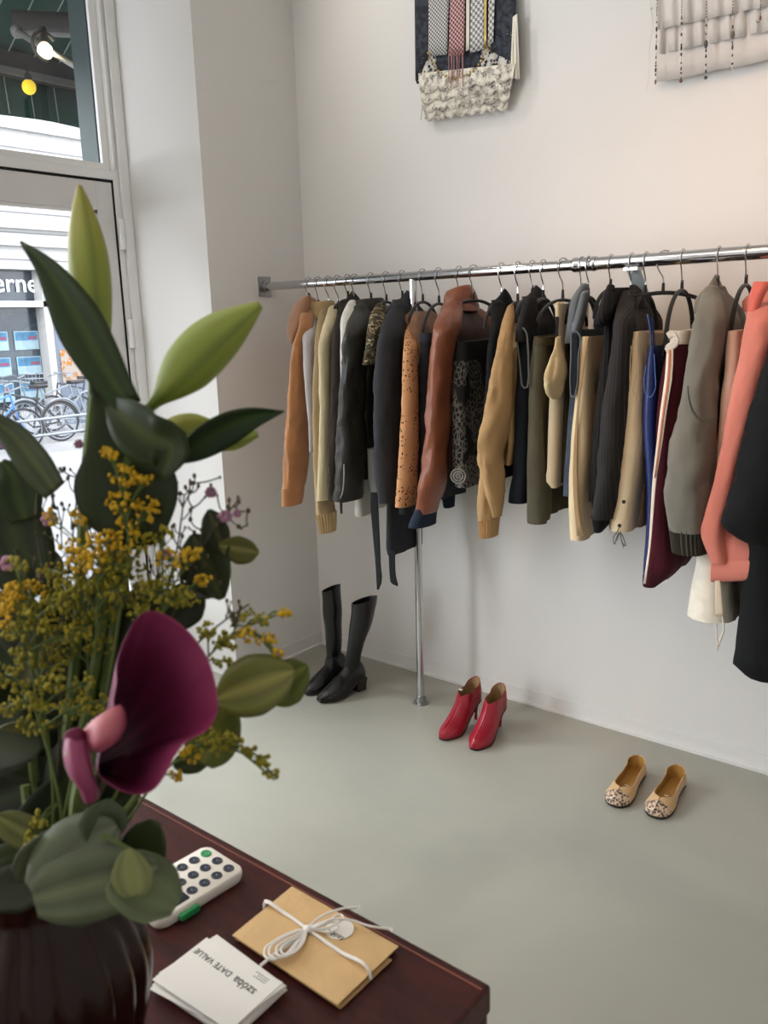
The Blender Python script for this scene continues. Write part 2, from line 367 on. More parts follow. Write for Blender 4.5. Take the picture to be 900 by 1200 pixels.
# bicycles leaning in a row
M_bk = [mat('bike_black', (40, 42, 46), .4), mat('bike_blue', (60, 110, 170), .4), mat('bike_grey', (110, 118, 124), .4)]
M_tyre = mat('tyre', (36, 38, 40), .8); M_rim = mat('rim_metal', (120, 126, 132), .4, metal=.5)
def bicycle(x, y, m, label, basket=False, s=1):
    R = .31
    t = thing('bicycle', (x, y, zb), label, 'bicycle', 'bicycles parked across the street')
    P = lambda u, z, dx=0: np.array([x+dx, y+u*s, zb+z])
    for nm, u in (('rear_wheel', -.52), ('front_wheel', .52)):
        w = MB(); c = P(u, R+.02); ring = [c+np.array([0, math.cos(a)*R, math.sin(a)*R]) for a in np.linspace(0, 2*PI, 33)]
        w.tube(ring, .018, 6, False); wo_ = w.build(nm, M_tyre, t)
        k = MB(); k.tube([c+np.array([0, math.cos(a)*(R-.025), math.sin(a)*(R-.025)]) for a in np.linspace(0, 2*PI, 33)], .010, 5, False)
        for a in np.linspace(0, 2*PI, 19)[:-1]: k.tube([c+np.array([0, math.cos(a)*.02, math.sin(a)*.02]), c+np.array([0, math.cos(a+.3)*(R-.02), math.sin(a+.3)*(R-.02)])], .0035, 3, False)
        k.ball(c, .03, 8, 5); k.build('spokes', M_rim, wo_)
    f = MB(); bb = P(-.05, .28); st = P(-.17, .80); hd = P(.36, .86); hd2 = P(.39, .70); rr = P(-.52, R+.02); ft = P(.52, R+.02)
    for a, c in ((bb, st), (bb, hd2), (st*.85+bb*.15, hd), (bb, rr), (st*.8+bb*.2, rr), (hd, hd2)): f.tube([a, c], .016, 6)
    f.tube(spath([hd2, lerp(hd2, ft, .5)+np.array([0, -.01*s, 0]), ft], 6), .013, 6); f.tube([st, P(-.19, .92)], .013, 6)
    f.build('frame', m, t)
    q = MB(); q.tube([hd, P(.33, 1.0)], .012, 6); q.tube(spath([P(.14, 1.02, -.28), P(.30, 1.05, -.2), P(.34, 1.02, 0), P(.30, 1.05, .2), P(.14, 1.02, .28)], 14), .012, 6); q.build('handlebar', M_rim, t)
    q = MB(); q.loft([[P(u, .93+dz, dx*w) for dx, dz in ((-1, 0), (-.6, .03), (.6, .03), (1, 0), (.6, -.03), (-.6, -.03))] for u, w in ((-.32, .09), (-.22, .08), (-.12, .03), (-.05, .02))]); q.build('saddle', M_tyre, t)
    q = MB(); q.tube([P(-.52+math.cos(a)*(R+.035), R+.02+math.sin(a)*(R+.035)) for a in np.linspace(.2, 2.8, 14)], .02, 5); q.build('mudguard', m, t)
    if basket:
        q = MB()
        for k in range(5): q.tube([P(.44+.06*k, .82), P(.42+.07*k, 1.06)], .005, 4)
        for z in (.82, .9, .98, 1.06):
            e = .0+.04*(z-.82)
            q.tube([P(.42-e, z, -.15), P(.70+e, z, -.15), P(.70+e, z, .15), P(.42-e, z, .15), P(.42-e, z, -.15)], .007, 4)
        q.build('basket', M_rim, t)
for bx_, px_, m_, lb_, bk_, sg_ in ((-9.75, -14, 1, 'blue framed bicycle parked across the street, furthest left behind the leaves', False, 1),
        (-11.6, 6, 2, 'grey bicycle with a wire front basket parked across the street', True, 1), (-10.25, 34, 0, 'black bicycle parked across the street below the listing cards', False, -1),
        (-11.05, 62, 2, 'grey bicycle parked across the street beside the shop window jamb', False, 1), (-11.75, 92, 0, 'black bicycle parked across the street in front of the stone pier', False, -1),
        (-10.6, 104, 2, 'grey bicycle parked across the street, furthest right near the door stile', False, 1)):
    bicycle(bx_, float(on(0, bx_, px_, 480)[1]), M_bk[m_], lb_, bk_, sg_)
rl = thing('street_railing', (-9.3, 4.5, zb), 'low tubular metal railing in front of the parked bicycles', 'railing')
for z in (-.02, .22): MB().tube([(-9.3, -2, z), (-9.3, 9, z)], .022, 8).build('rail', M_rim, rl)
for y in (-1, 1.2, 3.4, 5.6, 7.8): MB().tube([(-9.3, y, zb), (-9.3, y, .24)], .022, 8).build('post', M_rim, rl)

# awning over the shop front with its arm and lamps
M_green = mat('awning_canvas', (16, 62, 50), .9, .08, 3., bump=.1); M_dkbar = mat('awning_bar', (50, 47, 44), .6)
M_arm = mat('awning_arm', (112, 110, 104), .4); M_stitch = mat('canvas_stitch', (120, 132, 124), .9)
AX, AZ = -2.2, 2.92
aw = thing('awning', (AX, -.5, AZ), 'dark green canvas awning with pale seams above the shop door', 'awning')
b = MB(); b.grid([[(-.62, y, 3.95), (AX, y, 3.02)] for y in np.linspace(-3.5, 2.6, 8)]); b.build('canvas', M_green, aw, False, solid=.004)
b = MB(); b.grid([[(AX-.03, y, 2.95), (AX-.03, y, 2.70+.006*math.sin(y*9))] for y in np.linspace(-3.5, 2.6, 60)]); b.build('valance', M_green, aw, True, solid=.004)
b = MB(); b.bx((AX-.06, -3.5, 2.90), (AX+.06, 2.6, 3.03)); b.build('front_bar', M_dkbar, aw, False, bevel=.01)
b = MB(); b.bx((AX+.055, -3.5, 2.895), (AX+.075, 2.6, 2.93)); b.build('bar_lip', M_arm, aw, False)
b = MB()
for k in range(40):
    y = -3.4+.152*k
    b.tube([(AX-.024, y, 2.9), (AX-.024, y+.01, 2.71)], .004, 4); b.tube([(AX+.06, y, 3.015), (-.64, y, 3.925)], .0045, 4)
b.build('seam', M_stitch, aw, False)
j = on(0, -1.6, 20, 37); e1 = on(0, -1.35, 100, 42); e2 = on(0, -.75, 100, 84)
b = MB(); b.tube([j, e1], .014, 8); b.tube([j, e2], .016, 8); b.ball(j, .032, 10, 6); b.build('folding_arm', M_arm, aw)
b = MB(); b.tube([on(0, -1.7, 15, 24), on(0, -1.5, 100, 28)], .05, 10); b.build('roller_bar', M_dkbar, aw)
lp = on(0, -1.15, 53, 60)
lm = thing('street_lamp', lp, 'round lit bulb lamp with wire guard under the green awning', 'lamp')
b = MB(); b.ball(lp, .034, 16, 10); b.build('bulb', emis('bulb_glow', (255, 236, 190), 30), lm)
b = MB(); b.tube([lp+np.array([0, .058*math.cos(a), .058*math.sin(a)+.02]) for a in np.linspace(.6, 4.8, 18)], .009, 6); b.tube([lp+np.array([0, 0, .03]), lp+np.array([-.02, .01, .10])], .02, 8); b.build('guard', M_dkbar, lm)
lp = on(0, -2.05, 34, 102)
lm = thing('globe_lamp', lp, 'small yellow globe lamp hanging at the front bar of the awning', 'lamp')
b = MB(); b.ball(lp, .038, 16, 10, (1, 1, 1.05)); b.build('globe', emis('globe_yellow', (235, 200, 40), .8), lm)
b = MB(); b.lathe([(.02, .03), (.022, .06), (.006, .075), (.006, .12)], lp, 10); b.build('cap', M_dkbar, lm)
b = MB(); b.bx((-.66, -.612, zb), (-.545, -.50, 3.6)); b.build('trim_3', mat('green_jamb', (34, 54, 54), .5, .05), None, False, kind='structure')
b = MB(); b.bx((-.66, -2.0, 3.2), (-.53, 2, 4.2)); b.bx((-.66, -.5, zb), (-.602, 6, 4.2)); b.build('wall_outside', M_stone, None, False, kind='structure')

# ------------------------------------------------------------------ clothes rail
M_chrome = mat('chrome', (198, 198, 200), .14, .03, metal=1.); M_chrome2 = mat('brushed_steel', (165, 165, 165), .3, .03, metal=1.)
RY = -D
rail = thing('clothes_rail', (.7747, RY, 0), 'long chrome clothes rail on a pole, fixed to the corner wall', 'clothes rail')
b = MB(); b.tube([(0.005, RY, H), (1.52, RY, H)], .0165, 20); b.build('left_tube', M_chrome, rail)
b = MB(); b.tube([(1.44, RY, H), (3.1, RY, H)], .0195, 20); b.build('right_tube', M_chrome, rail)
b = MB(); b.lathe([(0, 0), (.0215, 0), (.023, .004), (.023, .012), (.0215, .016), (.0215, .062), (.023, .066), (.023, .074), (.0215, .078), (0, .078)], (0, 0, 0), 20)
b.v = [(1.405+z, RY+x, H+y) for x, y, z in b.v]; b.build('coupling', M_chrome, rail)
b = MB(); b.tube([(.7747, RY, .004), (.7747, RY, H-.01)], .0145, 18); b.build('pole', M_chrome, rail)
b = MB(); b.lathe([(0, 0), (.034, 0), (.034, .003), (.02, .005), (.0185, .03), (0, .03)], (.7747, RY, 0), 20); b.build('foot_plate', M_chrome2, rail)
b = MB(); b.bx((0.0005, RY-.033, H-.04), (.006, RY+.033, H+.04)); b.tube([(.004, RY, H), (.02, RY, H)], .024, 16); b.build('wall_flange', M_chrome2, rail, False)
P1 = np.array([1.60, RY, H-.022]); P2 = np.array([1.60, -.003, 1.40])
M_white_metal = mat('white_metal', (196, 204, 204), .5)
b = MB(); dvec = P2-P1; dvec /= np.linalg.norm(dvec); nvec = np.array([1., 0, 0])
b.loft([[p+nvec*sx*.021+np.cross(dvec, nvec)*sy*.002 for sx, sy in ((-1, -1), (1, -1), (1, 1), (-1, 1))] for p in (P1, P2)]); b.build('wall_brace', M_white_metal, rail, False, label='flat white metal brace')
b = MB(); b.bx((1.578, RY-.02, H-.028), (1.622, RY+.02, H-.018)); b.tube([(1.6, RY, H-.02), (1.6, RY, H-.034)], .006, 8); b.bx((1.57, -.006, 1.37), (1.63, -.0005, 1.43)); b.build('brace_plate', M_chrome2, rail, False)

# ------------------------------------------------------------------ garments
def hookx(hk, py=318): return float(on(1, RY, hk, py)[0])
def zat(hk, py): return float(on(1, RY, hk, py)[2])
M_velvet = mat('black_velvet', (26, 25, 26), .85, .1, sheen=.3); M_hook = mat('hook_chrome', (190, 190, 192), .2, metal=1.)
M_clip = mat('clip_metal', (210, 208, 204), .22, metal=1.); M_pad = mat('clip_pad', (18, 18, 19), .7)
def hanger(hk, apex, what, w=.15, h=.05, rot=0., clip=False, ang=0., xs=0., arc=2.2):
    x = hookx(hk); za = zat(hk, apex)
    c, s = math.cos(rot), math.sin(rot)
    # u runs along the shoulders: rot = 0 -> towards the room (-y); positive rot swings the near end to -x
    Q = lambda u, z, v=0: np.array([x - s*u + c*v, RY - c*u - s*v, z])
    t = thing('clip_hanger' if clip else 'clothes_hanger', (x, RY, za), ('black arched clip hanger' if clip else 'black velvet hanger') + ' with chrome hook holding ' + what, 'hanger', 'clip hangers on the rail' if clip else 'hangers on the rail')
    r = .0235; hk_ = [Q(r*math.sin(a), H + r*math.cos(a)) for a in np.linspace(-1.75, 1.75, 14)]
    b = MB(); b.tube(spath(hk_ + [Q(.014, H-.032), Q(.002, H-.052), Q(0, H-.075), Q(0, max(za+.02, H-.2))], 34) if H-.075 > za+.02 else spath(hk_+[Q(.012, H-.03), Q(0, za+.01)], 26), .0021, 6); b.build('hook', M_hook, t)
    b = MB(); b.tube([Q(0, za+.028), Q(0, za+.0)], [.0042, .0055], 8)
    if not clip and h < .09: w = .105; h = .085; za -= .004
    A = [Q(w*math.sin(a), za - h*(1-math.cos(a))) for a in np.linspace(-PI/2, PI/2, 29)]
    b.tube(A, .0068, 8, True, None, .75); b.build('arm', M_velvet, t)
    if clip:
        zb_ = za-h-.004
        b = MB(); b.tube([Q(-w, zb_), Q(w, zb_)], .002, 6); b.build('clip_bar', M_clip, t)
        for sg in (-1, 1):
            b = MB(); u = sg*(w-.016)
            for v in (-.009, .009):
                b.loft([[Q(u+du, zz, v+dv) for du, dv in ((-.009, -.002), (.009, -.002), (.009, .002), (-.009, .002))] for zz in (zb_-.028, zb_+.016)])
            co = b.build('clip', M_pad, t, False)
            b = MB(); 
            for v in (-.006, .006): b.tube(spath([Q(u, zb_-.004, v*.2), Q(u, zb_+.014, v), Q(u, zb_+.026, v*1.7)], 6), .0028, 5)
            b.build('clip_spring', M_clip, co)
    return x, za, Q

def ell_ring(P, av, au, n, wr, seed, zs=9., asym=0., skew=0.):
    R = []
    for k in range(n):
        a = 2*PI*k/n; ca, sa = math.cos(a), math.sin(a)
        n1 = nz((ca*.9, sa*.9, P[2]*zs), 1.6, seed); n2 = nz((ca*1.5, sa*1.5, P[2]*30), 1.7, seed+3)
        cr = max(0, math.sin(P[2]*34+a*1.6+seed*1.7+3*n1))**5*max(0, .35+nz((seed, P[2]*5, 0), 1., 3))
        w = 1 + wr*1.1*n1 + wr*.55*n2 - wr*1.1*cr + wr*.35*math.sin(3*a+seed+P[2]*3.5)
        sx = math.copysign(abs(ca)**.85, ca); sy = math.copysign(abs(sa)**.85, sa)
        R.append(np.array([P[0]+av*sx*w + skew*au*sy, P[1]+au*sy*w, P[2]]))
    return R
def sleeve(rows, m, parent, name='sleeve', y0=-.43, ratio=1.9, wr=.12, seed=0, n=30, rings=44, hollow=True, top=True, dys=None, mirror=None, label=None, sh=None, rib=0):
    """rows: (py, left, right) in photo pixels; lifted to the vertical plane y = y0 in the room"""
    if rib: n = rib*4
    R = smooth_rows(rows, rings); out = []
    for i, r in enumerate(R):
        c = (r[1]+r[2])/2; dy = float(np.interp(r[0], [d[0] for d in dys], [d[1] for d in dys])) if dys else 0
        if sh is None: sh = name == 'sleeve'
        if sh:
            k = min(1, max(0, (r[0]-R[0][0])/34.)); k = 1-(1-k)**1.6; dy += (RY-.075-y0)*(1-k)
        P = on(1, y0+dy, c, r[0]); hw = max(.004, (r[2]-r[1])/2*mpp(P))
        v = P-CC; hv = math.hypot(v[0], v[1]); si = abs(v[0])/hv; co = abs(v[1])/hv
        av = hw/math.sqrt((ratio*si)**2+co**2); au = ratio*av
        out.append((P, av, au))
    rg = [ell_ring(P, av, au, n, 1.5*wr*min(1, i/5.), seed) for i, (P, av, au) in enumerate(out)]
    if rib: rg = [[np.array([P[0]+(q[0]-P[0])*(1+.07*math.cos(PI/2*k*1.0)), P[1]+(q[1]-P[1])*(1+.07*math.cos(PI/2*k)), q[2]]) for k, q in enumerate(r)] for r, (P, av, au) in zip(rg, out)]
    if top:
        P, av, au = out[0]; hd = min(.022, av*.9); rg = [ell_ring(P+np.array([0, .004, hd*math.sin(f)]), av*math.cos(f), au*math.cos(f), n, 0, seed) for f in (1.45, 1.15, .8, .4)] + rg
    if hollow:
        P, av, au = out[-1]
        last = rg[-1]
        for sc, dz in ((.93, -.001), (.86, .004), (.8, .03)):
            rg.append([np.array([P[0]+(q[0]-P[0])*sc, P[1]+(q[1]-P[1])*sc, q[2]+dz]) for q in last])
    b = MB(); b.loft(rg); o = b.build(name, m, parent, True, label)
    if mirror is not None:      # the far arm, hanging on the wall side of the same hanger
        b2 = MB(); b2.loft([[np.array([q[0]*.35+mirror*.65+.0, min(-.012, 2*RY-q[1]-.03), q[2]]) for q in reversed(r)] for r in rg]); b2.build(name, m, parent, True, label)
    return out
def slab_ring(Nn, Ff, z, t0, t1, wob, seed, n=9):
    """rounded slab from near point Nn=(x,y) to far point Ff; half-thickness t0 near, t1 far"""
    Nn = np.array(Nn); Ff = np.array(Ff); d = Ff-Nn; ln = np.linalg.norm(d)+1e-9; d /= ln; nv = np.array([-d[1], d[0]])   # nv points to -x when d=+y
    pts = []
    fold = lambda s: wob*(math.sin(s*11+seed*2.1+z*2.2)+.6*math.sin(s*23+seed+z*3.1))*min(1, s*5)*1.
    for k in range(7):
        a = -PI/2+PI*k/6; pts.append(Nn + nv*(-t0*math.sin(-a))*1. - d*t0*math.cos(a) )
    for k in range(1, n):
        s = k/n; c = Nn+d*ln*s; pts.append(c+nv*(lerp(t0, t1, s)+0) + nv*fold(s))
    for k in range(5):
        a = PI/2-PI*k/4; pts.append(Ff + nv*t1*math.sin(a) + d*t1*math.cos(a)*.8)
    for k in range(n-1, 0, -1):
        s = k/n; c = Nn+d*ln*s; pts.append(c-nv*lerp(t0, t1, s) + nv*fold(s))
    return [np.array([p[0], p[1], z + .004*math.sin(7*p[1]+seed)]) for p in pts]
def body(hk, neck, sl, m, parent, hem, y0=-.43, bt=.017, inset=.055, seed=0, wob=.005, far=.17, dx=.004, flare=1., name='body', nyend=None, xfar=None):
    """torso of a hanging garment; sl = resolved sleeve rings; neck/hem are photo rows"""
    xg = hookx(hk); zn = zat(hk, neck); P0 = sl[0][0]; zs = zn-.092
    zs_list = [s[0][2] for s in sl][::-1]; xs_list = [s[0][0] for s in sl][::-1]
    zh = float(on(1, y0+inset, xs_list[0] and (450 if False else 450), hem)[2]) if False else None
    # hem height: photo row at the near edge
    xe = float(np.interp(sl[-1][0][2]-.05, zs_list, xs_list)); 
    pxc = hk
    zh = float(on(1, y0+inset, hk-12, hem)[2])
    rg = []
    for i in range(30):
        s = i/29
        z = zn + (zh-zn)*s
        if z > zs:
            k = (zn-z)/(zn-zs+1e-6); k = k**.9
            yn = lerp(RY-.04, y0+.04, k); xn = lerp(xg, float(np.interp(zs, zs_list, xs_list)), k); t = lerp(.014, bt, k)
        else:
            yn = lerp(y0+.04, y0+inset, min(1, (zs-z)/.12)); xn = float(np.interp(z, zs_list, xs_list))+dx*min(1, (zs-z)/.08); t = bt*lerp(1, flare, (zs-z)/(zs-zh+1e-6))
        yf = min(RY+(RY-yn)*far/.17, -.03)
        if nyend is not None and z < zs: yn = lerp(yn, nyend, (zs-z)/(zs-zh))
        xf = xg+(xn-xg)*.25 if xfar is None else lerp(xg, xfar, s)
        rg.append(slab_ring((xn, yn), (xf, yf), z, t, t, wob*min(1, s*3), seed))
    last = rg[-1]; c = sum(last)/len(last)
    rg.append([c+(q-c)*np.array([.8, .97, 1])+np.array([0, 0, .002]) for q in last]); rg.append([c+(q-c)*np.array([.6, .95, 1])+np.array([0, 0, .03]) for q in last])
    b = MB(); b.loft(rg); return b.build(name, m, parent, True)
def hung(rows, m, parent, y0=-.40, yfar=-.09, name='body', seed=0, wob=.004, hk=None, rings=30, tmax=.03, taper=.6, xf_k=.4, far_rows=None, hollow=True, wr=.1):
    """a garment hanging from clips: slab whose near edge follows photo rows (py,left,right)"""
    R = smooth_rows(rows, rings); rg = []; xg = hookx(hk); near = []
    for i, r in enumerate(R):
        c = (r[1]+r[2])/2; P = on(1, y0, c, r[0]); hw = min(tmax, max(.004, (r[2]-r[1])/2*mpp(P)))
        hw *= 1+wr*nz((seed, 0, P[2]), 14, seed)
        near.append((P, hw)); yf = yfar
        xf = xg+(P[0]-xg)*xf_k
        rg.append(slab_ring((P[0], P[1]), (xf, yf), P[2], hw, hw*taper, wob*min(1, i/6), seed))
    if hollow:
        last = rg[-1]; c = sum(last)/len(last)
        rg.append([c+(q-c)*np.array([.8, .97, 1])+np.array([0, 0, .002]) for q in last]); rg.append([c+(q-c)*np.array([.6, .95, 1])+np.array([0, 0, .03]) for q in last])
    b = MB(); b.loft(rg); b.build(name, m, parent, True); return near
def ribbon(rows, m, parent, name, y0=-.44, thick=.002, n=16, label=None, dys=None, bulge=0.):
    R = smooth_rows(rows, n); G = []
    for r in R:
        dy = float(np.interp(r[0], [d[0] for d in dys], [d[1] for d in dys])) if dys else 0
        G.append([on(1, y0+dy-(bulge*math.sin(PI*k/4)), lerp(r[1], r[2], k/4), r[0]) for k in range(5)])
    b = MB(); b.grid(G); return b.build(name, m, parent, True, label, solid=thick)
def cord(pts, m, parent, name, y0=-.44, r=.002, n=20, label=None):
    b = MB(); b.tube(spath([on(1, y0+(p[2] if len(p) > 2 else 0), p[0], p[1]) for p in pts], n), r, 6); return b.build(name, m, parent, True, label)
def collar(hk, base, top, m, parent, ru=.062, rv=.036, ts=.45, flare=1.12, lean=0., dy=0., dx=0., drop=None, ph=.75, name='collar', low=.018, label=None, cut=.0):
    x = hookx(hk)+dx; y = RY+dy; z0 = zat(hk, base); z1 = zat(hk, top); n = 28; rg = []
    ts = min(ts, .34) if drop is None else ts
    if drop is None: drop = .62*(z1-z0)
    low = max(low, .022); prof = [(ts*.55, z1-.03), (ts*.8, z1-.004), (ts*.9, z1)]
    for f_ in (.94, .84, .70, .5, .28, .06): prof.append((ts+(flare*.94-ts)*(1-f_**1.7)**.85, lerp(z0, z1, f_)))
    prof += [(flare, z0-low*.2), (flare*1.03, z0-low), (flare*.97, z0-low-.002), (flare*.85, z0-low+.006)]
    for sc, zz in prof:
        r = []
        for k in range(n):
            a = 2*PI*k/n; f = (zz-z0)/(z1-z0+1e-6); dz = -drop*(1-math.cos(a-ph))/2*max(0, f)
            w = 1+.05*math.sin(3*a+zz*60)
            r.append(np.array([x+rv*sc*w*math.cos(a)+lean*f*.0, y+ru*sc*w*math.sin(a)+lean*f, zz+dz]))
        rg.append(r)
    b = MB(); b.loft(rg, True, False); return b.build(name, m, parent, True, label)
def G(name, hk, label, cat='jacket', base=None, group=None):
    return thing(name, (hookx(hk), RY, base if base else 1.0), label, cat, group)

# cloth materials
suede = lambda n, c, v=.16: mat(n, c, .95, v, 14., .35, 260, sheen=.35)
knit = lambda n, c, sc=110: wave_mat(n, c, tuple(int(q*.80) for q in c), sc, 'Z', .95, (.2, .8), 3., .3)
cloth = lambda n, c, v=.12, r=.9, st=(1, 1, .35): mat(n, c, r, v, 16., .45, 60, stretch=st, sheen=.12 if sum(c) > 300 else .0, spec=.5 if sum(c) > 300 else .25)
leather = lambda n, c, v=.2, r=.42: mat(n, c, r, v, 11., .35, 90, spec=.5)
M_tan = suede('tan_suede', (180, 122, 74)); M_tan2 = suede('brown_suede', (150, 106, 76))
M_ltgrey = cloth('pale_grey_jersey', (196, 190, 192)); M_beige = knit('beige_knit', (190, 164, 122)); M_rib = cloth('beige_rib', (186, 158, 114))
M_cream = cloth('cream_twill', (212, 196, 158)); M_dkbrown = cloth('dark_brown_wool', (52, 45, 40)); M_whitejersey = cloth('white_jersey', (220, 216, 206))
M_biker = leather('worn_black_leather', (42, 40, 34), .35, .45)
M_camo = blotch_mat('camouflage_print', [(0, (34, 30, 22)), (.36, (84, 68, 40)), (.46, (52, 56, 36)), (.53, (168, 152, 120)), (.58, (80, 66, 40)), (.64, (26, 23, 18))], 40., .9)
M_sheer = cloth('grey_sheer', (126, 126, 122)); M_black = cloth('black_wool', (17, 17, 19), .3); M_trench = cloth('charcoal_twill', (48, 48, 51), .2, .8)
M_perf = voro_mat('perforated_suede', (38, 24, 16), (196, 142, 98), 92, (.28, .33), .95, mask=(12., .42)); M_fur = suede('brown_fur', (124, 84, 48), .4)
M_jean = mat('black_denim', (36, 39, 46), .9, .35, 30., .3, 600); M_denim = mat('blue_denim', (58, 70, 84), .9, .25, 30., .3, 600); M_navy = cloth('navy_cotton', (30, 40, 54))
M_brownl = leather('brown_leather', (126, 72, 48), .22, .40); M_oxbl = wave_mat('ribbed_oxblood', (74, 36, 30), (46, 22, 20), 40, 'Y', .6, (.3, .7), 1., .3)
M_patt = voro_mat('black_lattice_print', (120, 118, 112), (17, 17, 18), 78, (.04, .16), .7, (1, 1, .7), 'DISTANCE_TO_EDGE', (14., .40)); M_patb = cloth('black_satin', (30, 30, 31), .25, .6)
M_camel = knit('camel_knit', (192, 154, 106)); M_camelr = cloth('camel_rib', (184, 146, 98))
M_vest = cloth('black_felt', (34, 32, 33), .25); M_vestlow = cloth('blue_black_cotton', (24, 30, 36)); M_edge = cloth('grey_edging', (92, 94, 92))
M_olive = cloth('olive_cotton', (84, 80, 64), .25); M_olive2 = cloth('olive_brown', (70, 62, 42)); M_creamk = knit('cream_knit', (222, 198, 152)); M_beigel = cloth('beige_linen', (190, 172, 140))
M_greyk = knit('grey_knit', (112, 118, 122), 150); M_cord = cloth('beige_corduroy', (222, 202, 164), .06); M_khaki = cloth('khaki_lining', (158, 130, 92))
M_ruff = wave_mat('black_ribbed_cotton', (24, 22, 24), (10, 9, 10), 34, 'X', .9, (.3, .7), 1., .4); M_pin = wave_mat('pinstripe_wool', (22, 19, 19), (58, 52, 50), 36, 'X', .85, (.94, .99), .25)
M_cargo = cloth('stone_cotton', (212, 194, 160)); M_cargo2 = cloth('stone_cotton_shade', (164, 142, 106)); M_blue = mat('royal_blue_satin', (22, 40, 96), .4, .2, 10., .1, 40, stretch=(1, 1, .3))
M_maroon = cloth('maroon_velour', (62, 16, 26), .3); M_stripe = cloth('cream_tape', (226, 212, 196)); M_rust = cloth('rust_tape', (186, 112, 74)); M_ivory = knit('ivory_knit', (226, 216, 200))
M_bomb = cloth('grey_olive_cotton', (112, 108, 97), .14); M_bombrib = cloth('olive_rib', (66, 64, 55))
M_pink = cloth('pale_pink_cotton', (224, 188, 172)); M_linen = mat('white_linen', (224, 216, 200), .9, .1, 24., .6, 70); M_coral = cloth('coral_cotton', (204, 120, 103), .08); M_coral2 = cloth('coral_shade', (206, 100, 84), .08)
M_coat = cloth('black_coat_wool', (17, 18, 19), .3); M_belt = cloth('black_belt', (28, 28, 29)); M_zip = mat('zip_metal', (190, 188, 180), .3, metal=1.); M_button = mat('dark_button', (40, 36, 32), .35)
GR = 'garments hanging on the chrome rail'

# 1 tan suede jacket
hanger(361, 352, 'the tan suede jacket', .14, .04)
t = G('suede_jacket', 361, 'tan suede jacket with a broad brown collar, leftmost on the rail', base=.85)
s = sleeve([(358, 356, 367), (370, 352, 368), (385, 349, 366), (402, 344, 364), (440, 339, 360), (480, 336, 361), (520, 333, 362), (555, 332, 359), (572, 331, 356)], M_tan, t, seed=1, wr=.10, mirror=hookx(361))
sleeve([(570, 330.5, 356.5), (578, 330.5, 356), (591, 330, 354)], M_tan, t, 'cuff', seed=1, wr=.02, top=False, rings=8)
body(361, 352, s, M_tan, t, 500, seed=1)
b = MB(); Gd = []
for i, (py, a, c) in enumerate([(346, 358, 364), (351, 349, 365), (360, 342, 364), (372, 338, 360), (386, 336, 353), (396, 336, 348), (403, 341, 344)]):
    Gd.append([on(1, -.36-.02*i/6-.022*math.sin(PI*k/6), lerp(a, c, k/6), py+(0 if k < 4 else -(k-3)*.5)) for k in range(7)])
b.grid([r for r in Gd]); b.build('collar', M_tan2, t, True, 'brown turned-back collar', solid=.006, sub=1)
collar(361, 357, 348, M_tan2, t, .045, .03, .6, 1.05, name='neckband')
# 2 pale grey top
hanger(372, 360, 'the pale grey long-sleeved top', .14, .04)
t = G('long_sleeved_top', 372, 'pale grey long-sleeved top between the tan suede jacket and the beige jumper', 'top', .95)
s = sleeve([(367, 361, 369), (380, 357, 371), (420, 355.5, 369), (460, 358, 370), (500, 361.5, 371), (529, 362.5, 370)], M_ltgrey, t, seed=2, wr=.05, mirror=hookx(372))
body(372, 362, s, M_ltgrey, t, 535, seed=2)
# 3 beige knit
hanger(384, 362, 'the beige ribbed jumper', .13, .04)
t = G('knitted_jumper', 384, 'beige knitted jumper with ribbed neck and long ribbed cuff', 'jumper', .8)
s = sleeve([(366, 374, 384), (385, 371, 384), (420, 368.5, 382), (470, 366.5, 381), (530, 367.5, 384), (570, 369, 389), (602, 370.5, 393)], M_beige, t, seed=3, wr=.08, y0=-.425, mirror=hookx(384))
sleeve([(600, 370.5, 393.5), (612, 373, 393.5), (623, 375, 393)], M_rib, t, 'cuff', seed=3, wr=.02, rib=18, top=False, rings=8, y0=-.425, label='ribbed cuff')
body(384, 362, s, M_beige, t, 560, seed=3); collar(383, 366, 352, M_rib, t, .075, .045, .75, 1.0, drop=.008, label='ribbed roll neck', dx=-.005, dy=-.03)
# 4 cream jacket
hanger(395, 362, 'the cream cotton jacket', .13, .04)
t = G('cotton_jacket', 395, 'cream cotton jacket with a wide plain sleeve', base=.9)
s = sleeve([(361, 385, 396), (375, 381, 394), (400, 374.5, 390), (440, 374, 388), (480, 375, 388), (530, 374, 388), (585, 371.5, 390)], M_cream, t, seed=4, wr=.07, y0=-.44, mirror=hookx(395))
body(395, 362, s, M_cream, t, 570, seed=4); collar(394, 366, 356, M_cream, t, .05, .034, .6, 1.1)
# 5 dark brown jacket
hanger(407, 350, 'the dark brown wool jacket', .13, .04)
t = G('wool_jacket', 407, 'dark brown wool jacket with pointed collar, partly hidden behind the cream jacket', base=.9)
s = sleeve([(364, 397, 412), (385, 391, 410), (420, 389, 408), (470, 388, 406), (530, 386, 404), (585, 385, 402)], M_dkbrown, t, seed=5, wr=.08, y0=-.435, mirror=hookx(407))
body(407, 354, s, M_dkbrown, t, 580, seed=5); collar(407, 363, 341, M_dkbrown, t, .066, .045, .35, 1.15, low=.03)
# 6 white top
hanger(415, 358, 'the white top', .13, .04)
t = G('white_top', 415, 'white jersey top whose hem shows below the black leather jacket', 'top', .85)
s = sleeve([(354, 408, 417), (366, 402, 418), (400, 399.5, 416), (440, 399, 414), (500, 399, 413), (540, 399, 412)], M_whitejersey, t, seed=6, wr=.06, y0=-.435, mirror=hookx(415))
body(415, 358, s, M_whitejersey, t, 602, seed=6, wob=.012)
